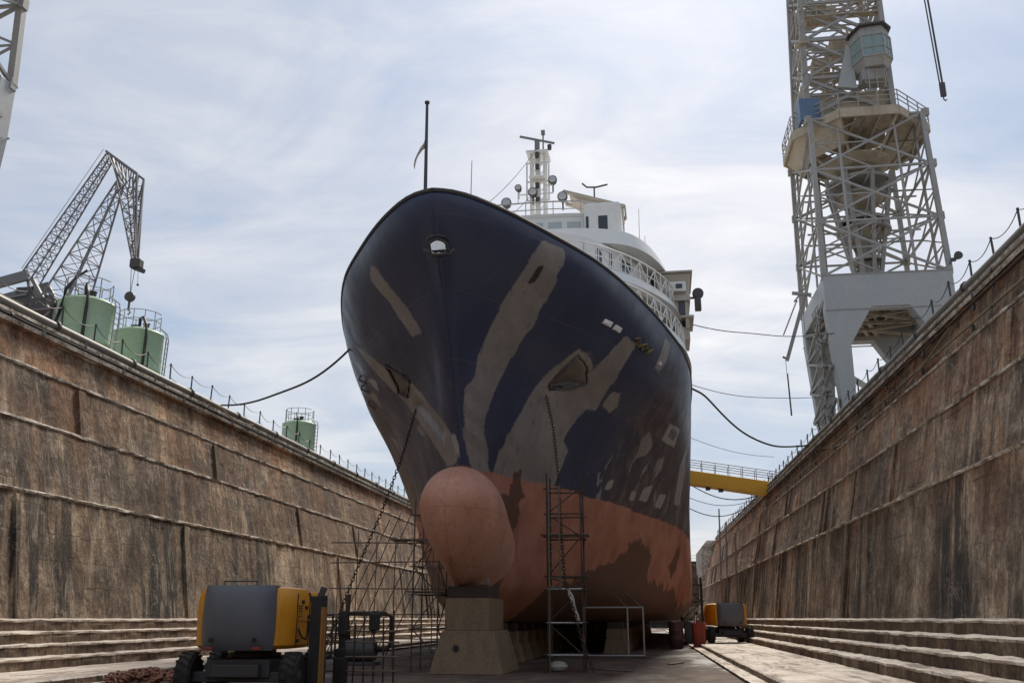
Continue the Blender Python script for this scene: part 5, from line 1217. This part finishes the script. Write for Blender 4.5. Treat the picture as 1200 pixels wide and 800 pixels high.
bl2.location = (4.95, 63.2, .30); bl2.rotation_euler[2] = R(12); bl2['label'] = 'small distant grey and orange boom lift parked on the right platform beside the red skip'
# upright dark mast with orange edge beside the near lift
M['edge_orange'] = paint('edge_orange', (.42,.19,.03), .6, 0, (.10,.06,.03), .7, 3)
ms = empty('lift_mast', (-7.6, 22.1, 0), 0, 'dark upright mast with a thin orange edge standing right of the near boom lift', 'mast')
MB().box(-.16,.10,-.15,.15,.0,2.25,b=.02).build('mast', M['black'], ms); MB().box(.105,.145,-.16,.14,.0,2.0,b=.008).build('edge_rail', M['edge_orange'], ms); MB().bar((-.03,0,2.1),(.1,0,2.45),.12).build('head_pin', M['dark_steel'], ms)
mb = MB(); mb.box(-.3,.3,-.4,.4,0,.08,b=.02); mb.build('foot_plate', M['dark_steel'], ms)

# ================= scaffolds, racks, ladder =================
def scaf_tower(name, x0, x1, y0, y1, levels, label, m1=M['scaf'], planks=(), brace=True, r=.03, cat='scaffold', jit=0.0):
    root = empty(name, ((x0+x1)/2,(y0+y1)/2,0), 0, label, cat); O_ = -Vector(root.location)
    zt = levels[-1]; mb = MB()
    for x in (x0, x1):
        for y_ in (y0, y1):
            s = MB(); s.tube([(x,y_,0.02),(x,y_,zt+.55)], r, 7); s.lathe([(.09,.0),(.09,.02)], (x,y_,.005), 8); o = s.build('upright', m1, root); o.location = O_
    for z in levels:
        h = MB()
        for y_ in (y0, y1): h.tube([(x0-.12,y_,z),(x1+.12,y_,z)], r*.9, 6)
        for x in (x0, x1): h.tube([(x,y0-.1,z+.02),(x,y1+.1,z+.02)], r*.9, 6)
        o = h.build('ledger', m1, root); o.location = O_
    if brace:
        b_ = MB()
        for i, (za, zb) in enumerate(zip(levels[:-1], levels[1:])):
            xa, xb = (x0, x1) if i % 2 else (x1, x0); b_.tube([(xa,y0-.03,za),(xb,y0-.03,zb)], r*.8, 6); b_.tube([(x1+.03,y0 if i%2 else y1,za),(x1+.03,y1 if i%2 else y0,zb)], r*.8, 6)
        o = b_.build('brace', m1, root); o.location = O_
    for z in planks:
        p_ = MB(); n_ = max(2, int((y1-y0)/.24))
        for k in range(n_): p_.box(x0-.25,x1+.25,y0+k*(y1-y0)/n_,y0+(k+.93)*(y1-y0)/n_,z+.08,z+.12)
        o = p_.build('plank_deck', M['plank'], root); o.location = O_
    return root
scaf_tower('scaffold_tower', -8.05, -7.15, 33.2, 34.6, [.5,1.4,2.55,3.5,4.4,5.3], 'slender tube scaffold tower directly left of the bow pedestal', M['scaf'], (2.55,))
# raking scaffold fans behind it, against the left side of the hull
fan = empty('raking_scaffold', (-9.6, 37, 0), 0, 'web of raking scaffold tubes between left wall and bow, behind the slanting chain', 'scaffold')
mb = MB(); rs = random.Random(12)
for k in range(6): mb.tube([(-3.4+k*.5,-.5+k*.25,0),(-1.0+k*.48,1.6+k*.25,5.6+rs.uniform(-.6,.9))], .022, 6)
for o_ in [mb.build('raker', M['scaf_dark'], fan)]: pass
for k in range(6): x = -3.2+k*.95; MB().tube([(x,.6,0),(x,.6,4.6+rs.uniform(-.8,.9))], .024, 6).build('upright', M['scaf'], fan)
for z in (1.0, 1.9, 2.9, 3.9, 4.7): MB().tube([(-3.6,.55,z),(2.4,.9,z+rs.uniform(-.05,.05))], .026, 6).build('ledger', M['scaf'], fan)
mb = MB(); [mb.box(-.6,1.9,.3+i*.25,.52+i*.25,4.76,4.80) for i in range(4)]; mb.build('plank_deck', M['plank'], fan)
fan.scale = (.82, 1, 1)
# ladder scaffold right of the bulb
ls = scaf_tower('ladder_scaffold', -3.35, -2.15, 33.6, 34.9, [.55,1.6,2.72,3.15,4.5,5.3,6.2], 'tall ladder scaffold with plank landing on the right of the red bulb', M['scaf_dark'], (4.5,), True)
mb = MB(); mb.tube([(-3.28,33.45,0),(-3.28,33.45,6.3)], .03, 6); mb.tube([(-2.9,33.45,2.7),(-2.9,33.45,6.3)], .03, 6); 
for z in np.arange(2.8,6.3,.3): mb.bar((-3.28,33.45,z),(-2.9,33.45,z),.03)
o = mb.build('ladder', M['scaf'], ls); o.location = -Vector(ls.location)
mb = MB()
for z in (.55,1.6,2.72): mb.tube([(-3.35,33.5,z),(-2.15,33.5,z)], .035, 6)
o = mb.build('front_rail', M['galv'], ls); o.location = -Vector(ls.location)
mb = MB(); rs = random.Random(2)
pts = [(-2.62+.028*k, 33.3+.02*math.sin(k), 2.7-.085*k) for k in range(13)]; mb.tube([(p[0]+rs.uniform(-.02,.02),p[1],p[2]) for p in pts], .05, 6, .06); mb.tube([(p[0]+.05+rs.uniform(-.03,.03),p[1]-.03,p[2]) for p in pts[1:]], .035, 6)
tag(mb.build('knotted_rag', M['rag'], None), 'pale knotted rag hanging on the front of the ladder scaffold', 'rag')
mb = MB(); rs = random.Random(6)
bag = MB().lathe([(.05,0),(.28,.03),(.34,.14),(.24,.27),(.06,.31)], (-3.05,34.0,.03), 14); bo2 = bag.build('sack', M['rag'], None, smooth=True); tag(bo2, 'grey sack lying at the foot of the ladder scaffold', 'sack')
# white guard frame
gf = empty('guard_frame', (-1.45, 44.5, 0), 0, 'open pale tube guard frame standing before the keel blocks right of the ladder scaffold', 'guard frame')
mb = MB()
for x in (-1.38, .62, 1.32): MB().tube([(x,0,.12),(x,0,2.25)], .04, 6).build('upright', M['galv'], gf)
mb = MB(); mb.tube([(-1.4,0,2.22),(1.34,0,2.22)], .045, 6); mb.tube([(-1.4,0,.14),(1.34,0,.14)], .05, 6); mb.build('rail', M['galv'], gf)
mb = MB(); mb.tube([(.62,.05,2.2),(-.3,.9,3.1)], .03, 6); mb.tube([(1.3,.05,2.2),(.5,.9,2.9)], .03, 6); mb.tube([(-1.3,0,.1),(-1.3,1.0,.05)], .03, 6); mb.tube([(1.3,0,.1),(1.3,1.0,.05)], .03, 6); mb.build('stay', M['scaf'], gf)

# rack of tubes between the lift and the pedestal
rk = empty('tube_rack', (-7.9, 26.6, 0), 0, 'brown trestle rack of scaffold tubes standing right of the near boom lift', 'rack')
for x in np.linspace(-.75,.95,7): MB().tube([(x,rs.uniform(-.1,.1),.0),(x+rs.uniform(-.05,.05),0,1.35+rs.uniform(-.1,.8))], .025, 6).build('upright', M['scaf_dark'], rk)
mb = MB()
for z in (.35,.72,1.12,1.42): mb.tube([(-.95,.02,z),(1.1,.02,z+rs.uniform(-.02,.02))], .028, 6)
mb.build('rail', M['plank'], rk)
mb = MB(); mb.box(-.72,-.38,-.15,.2,.0,.72,b=.04); mb.box(-.68,-.42,-.1,.15,.7,.95,b=.04); mb.box(-.62,-.46,-.05,.1,.7,1.5); mb.box(-.65,-.4,-.1,.1,1.3,1.95,b=.04); mb.build('valve_gear', M['black'], rk); MB().lathe([(.06,0),(.16,.1),(.16,.5),(.08,.6)], (.35,.1,1.35), 12).build('valve_wheel', M['black'], rk)
# pipe manifold behind the rack
pm = empty('pump_manifold', (-9.2, 31.0, 0.3), 0, 'dark pump and bent pipes on the left platform behind the tube rack', 'pump')
mb = MB(); mb.lathe([(.3,-.5),(.36,-.4),(.36,.4),(.3,.5)], (0,0,.45), 18, 'x'); mb.box(-.6,.6,-.35,.35,0,.12,b=.02); mb.build('pump_body', M['dark_steel'], pm, smooth=True)
mb = MB(); mb.tube([(.5,0,.5),(.9,0,.5),(1.0,0,.7),(1.0,0,1.5),(.8,0,1.6),(-.6,0,1.6)], .07, 8); mb.tube([(-.4,0,.6),(-.5,0,1.5),(-.5,.1,2.2)], .08, 8); mb.build('bent_pipe', M['chain'], pm, smooth='all')

# chain heap lower left
mb = MB(); rs = random.Random(31)
for k in range(230):
    a = rs.uniform(0, 2*math.pi); rr = abs(rs.gauss(0,.5)); x = -12.85+rr*math.cos(a)*1.5; y_ = 24.3+rr*math.sin(a)*.9; z = max(.05, .42*(1-(rr/1.2)**2))*rs.uniform(.75,1)+.02
    u = Vector((rs.uniform(-1,1),rs.uniform(-1,1),rs.uniform(-.5,.5))).normalized(); v = u.cross(Vector((rs.uniform(-1,1),rs.uniform(-1,1),rs.uniform(.2,1)))).normalized(); c = Vector((x,y_,z))
    mb.tube([c+u*math.cos(2*math.pi*t/8)*.13+v*math.sin(2*math.pi*t/8)*.075 for t in range(9)], .03, 5)
M['rust_chain'] = paint('rusty_chain', (.30,.13,.075), .85, 0, (.45,.28,.2), .5, 6)
tag(mb.build('chain_heap', M['rust_chain'], None, smooth='all'), 'heap of rusty red brown chain on the floor left of the near boom lift', 'chain heap')

# red skip and drum by the far lift
sk = empty('skip', (3.18, 61.3, .0), 0, 'bright red open skip standing left of the distant boom lift', 'skip')
mb = MB(); a = [(-.62,-1.0),(.62,-1.0),(.62,1.0),(-.62,1.0)]
mb = frust(-.4,.4,-.85,.85,.05,-.47,.47,-1.0,1.0,1.6); mb.build('body', M['red'], sk, bevel=.02)
mb = MB(); 
for p_, q_ in (((-.5,-1.04),(.5,-1.04)),((.5,-1.04),(.5,1.04)),((.5,1.04),(-.5,1.04)),((-.5,1.04),(-.5,-1.04))): mb.bar((p_[0],p_[1],1.61),(q_[0],q_[1],1.61),.08)
for x in (-.25,.25): mb.bar((x*.9,-.9,.1),(x,-1.04,1.55),.06)
mb.build('rim', M['red'], sk); sk.scale = (.8, 1, .9)
mb = MB(); [mb.bar((rs.uniform(-.3,.3),rs.uniform(-.8,.6),1.45),(rs.uniform(-.4,.4),rs.uniform(-.9,.9),1.8+rs.uniform(0,.5)),.08) for _ in range(9)]; tag(mb.build('scrap_wood', M['plank'], None), 'offcuts of timber poking out of the red skip', 'timber'); bpy.data.objects['scrap_wood'].location = (3.18, 61.3, -.15); bpy.data.objects['scrap_wood'].scale = (.8,1,1)
dr = empty('oil_drum', (1.75, 60.2, 0), 0, 'dull purple red drum in the shade between ship and red skip', 'drum')
MB().lathe([(.40,0),(.42,.03),(.42,.5),(.44,.53),(.42,.56),(.42,1.0),(.44,1.03),(.42,1.06),(.42,1.5),(.40,1.54)], (0,0,.01), 24).build('barrel', paint('drum_purple', (.09,.03,.035), .6), dr, smooth=True); MB().lathe([(.06,0),(.06,.04)], (.2,.1,1.55), 10).build('bung', M['dark_steel'], dr)
# dark pump stack behind the skip
st_ = scaf_tower('scaffold_tower', 2.6, 4.1, 72, 73.6, [.6,1.7,2.9,4.1], 'dark far scaffold tower behind the red skip beside the ship', M['scaf_dark'], (1.7,2.9), True, .05)
mb = MB(); mb.box(-.6,.6,-.5,.5,.05,1.5,b=.06); mb.build('casing', M['dark_steel'], None); gen = bpy.data.objects['casing']
gr_ = empty('generator', (3.2, 69, .05), 0, 'dark boxy generator under the far scaffold tower', 'generator'); gen.parent = gr_
MB().lathe([(.05,0),(.05,.6),(.08,.62)], (.3,0,1.5), 8).build('exhaust', M['chain'], gr_)
# slim poles against the far right wall
for k, (x, y_, h) in enumerate(((8.3, 92, 8.2), (8.5, 104, 10.3), (8.5, 112, 12.6))):
    pl_ = empty('ladder_pole', (x, y_, 1.3), 0, ['shortest pale pole standing against the far right wall', 'middle pale pole standing against the far right wall', 'tallest pale pole reaching the far right wall top'][k], 'pole')
    MB().tube([(0,0,0),(.35,0,h)], .09, 8).build('pole', M['galv'], pl_); MB().box(-.2,.2,-.2,.2,0,.12).build('foot', M['dark_steel'], pl_)
# a plank and debris on the floor
for k, (x, y_, a_, l, lb) in enumerate(((-5.2,24.0,.4,1.9,'long loose plank lying on the floor in front of the pedestal'), (-1.0,34.5,-.7,1.2,'short loose plank lying right of the ladder scaffold foot'), (1.1,40.0,1.2,1.5,'loose plank lying by the right floor kerb'))):
    p_ = MB().box(-l/2,l/2,-.1,.1,0,.04,b=.005).build('plank', M['plank'], None); p_.location = (x,y_,.012); p_.rotation_euler[2] = a_; tag(p_, lb, 'plank')
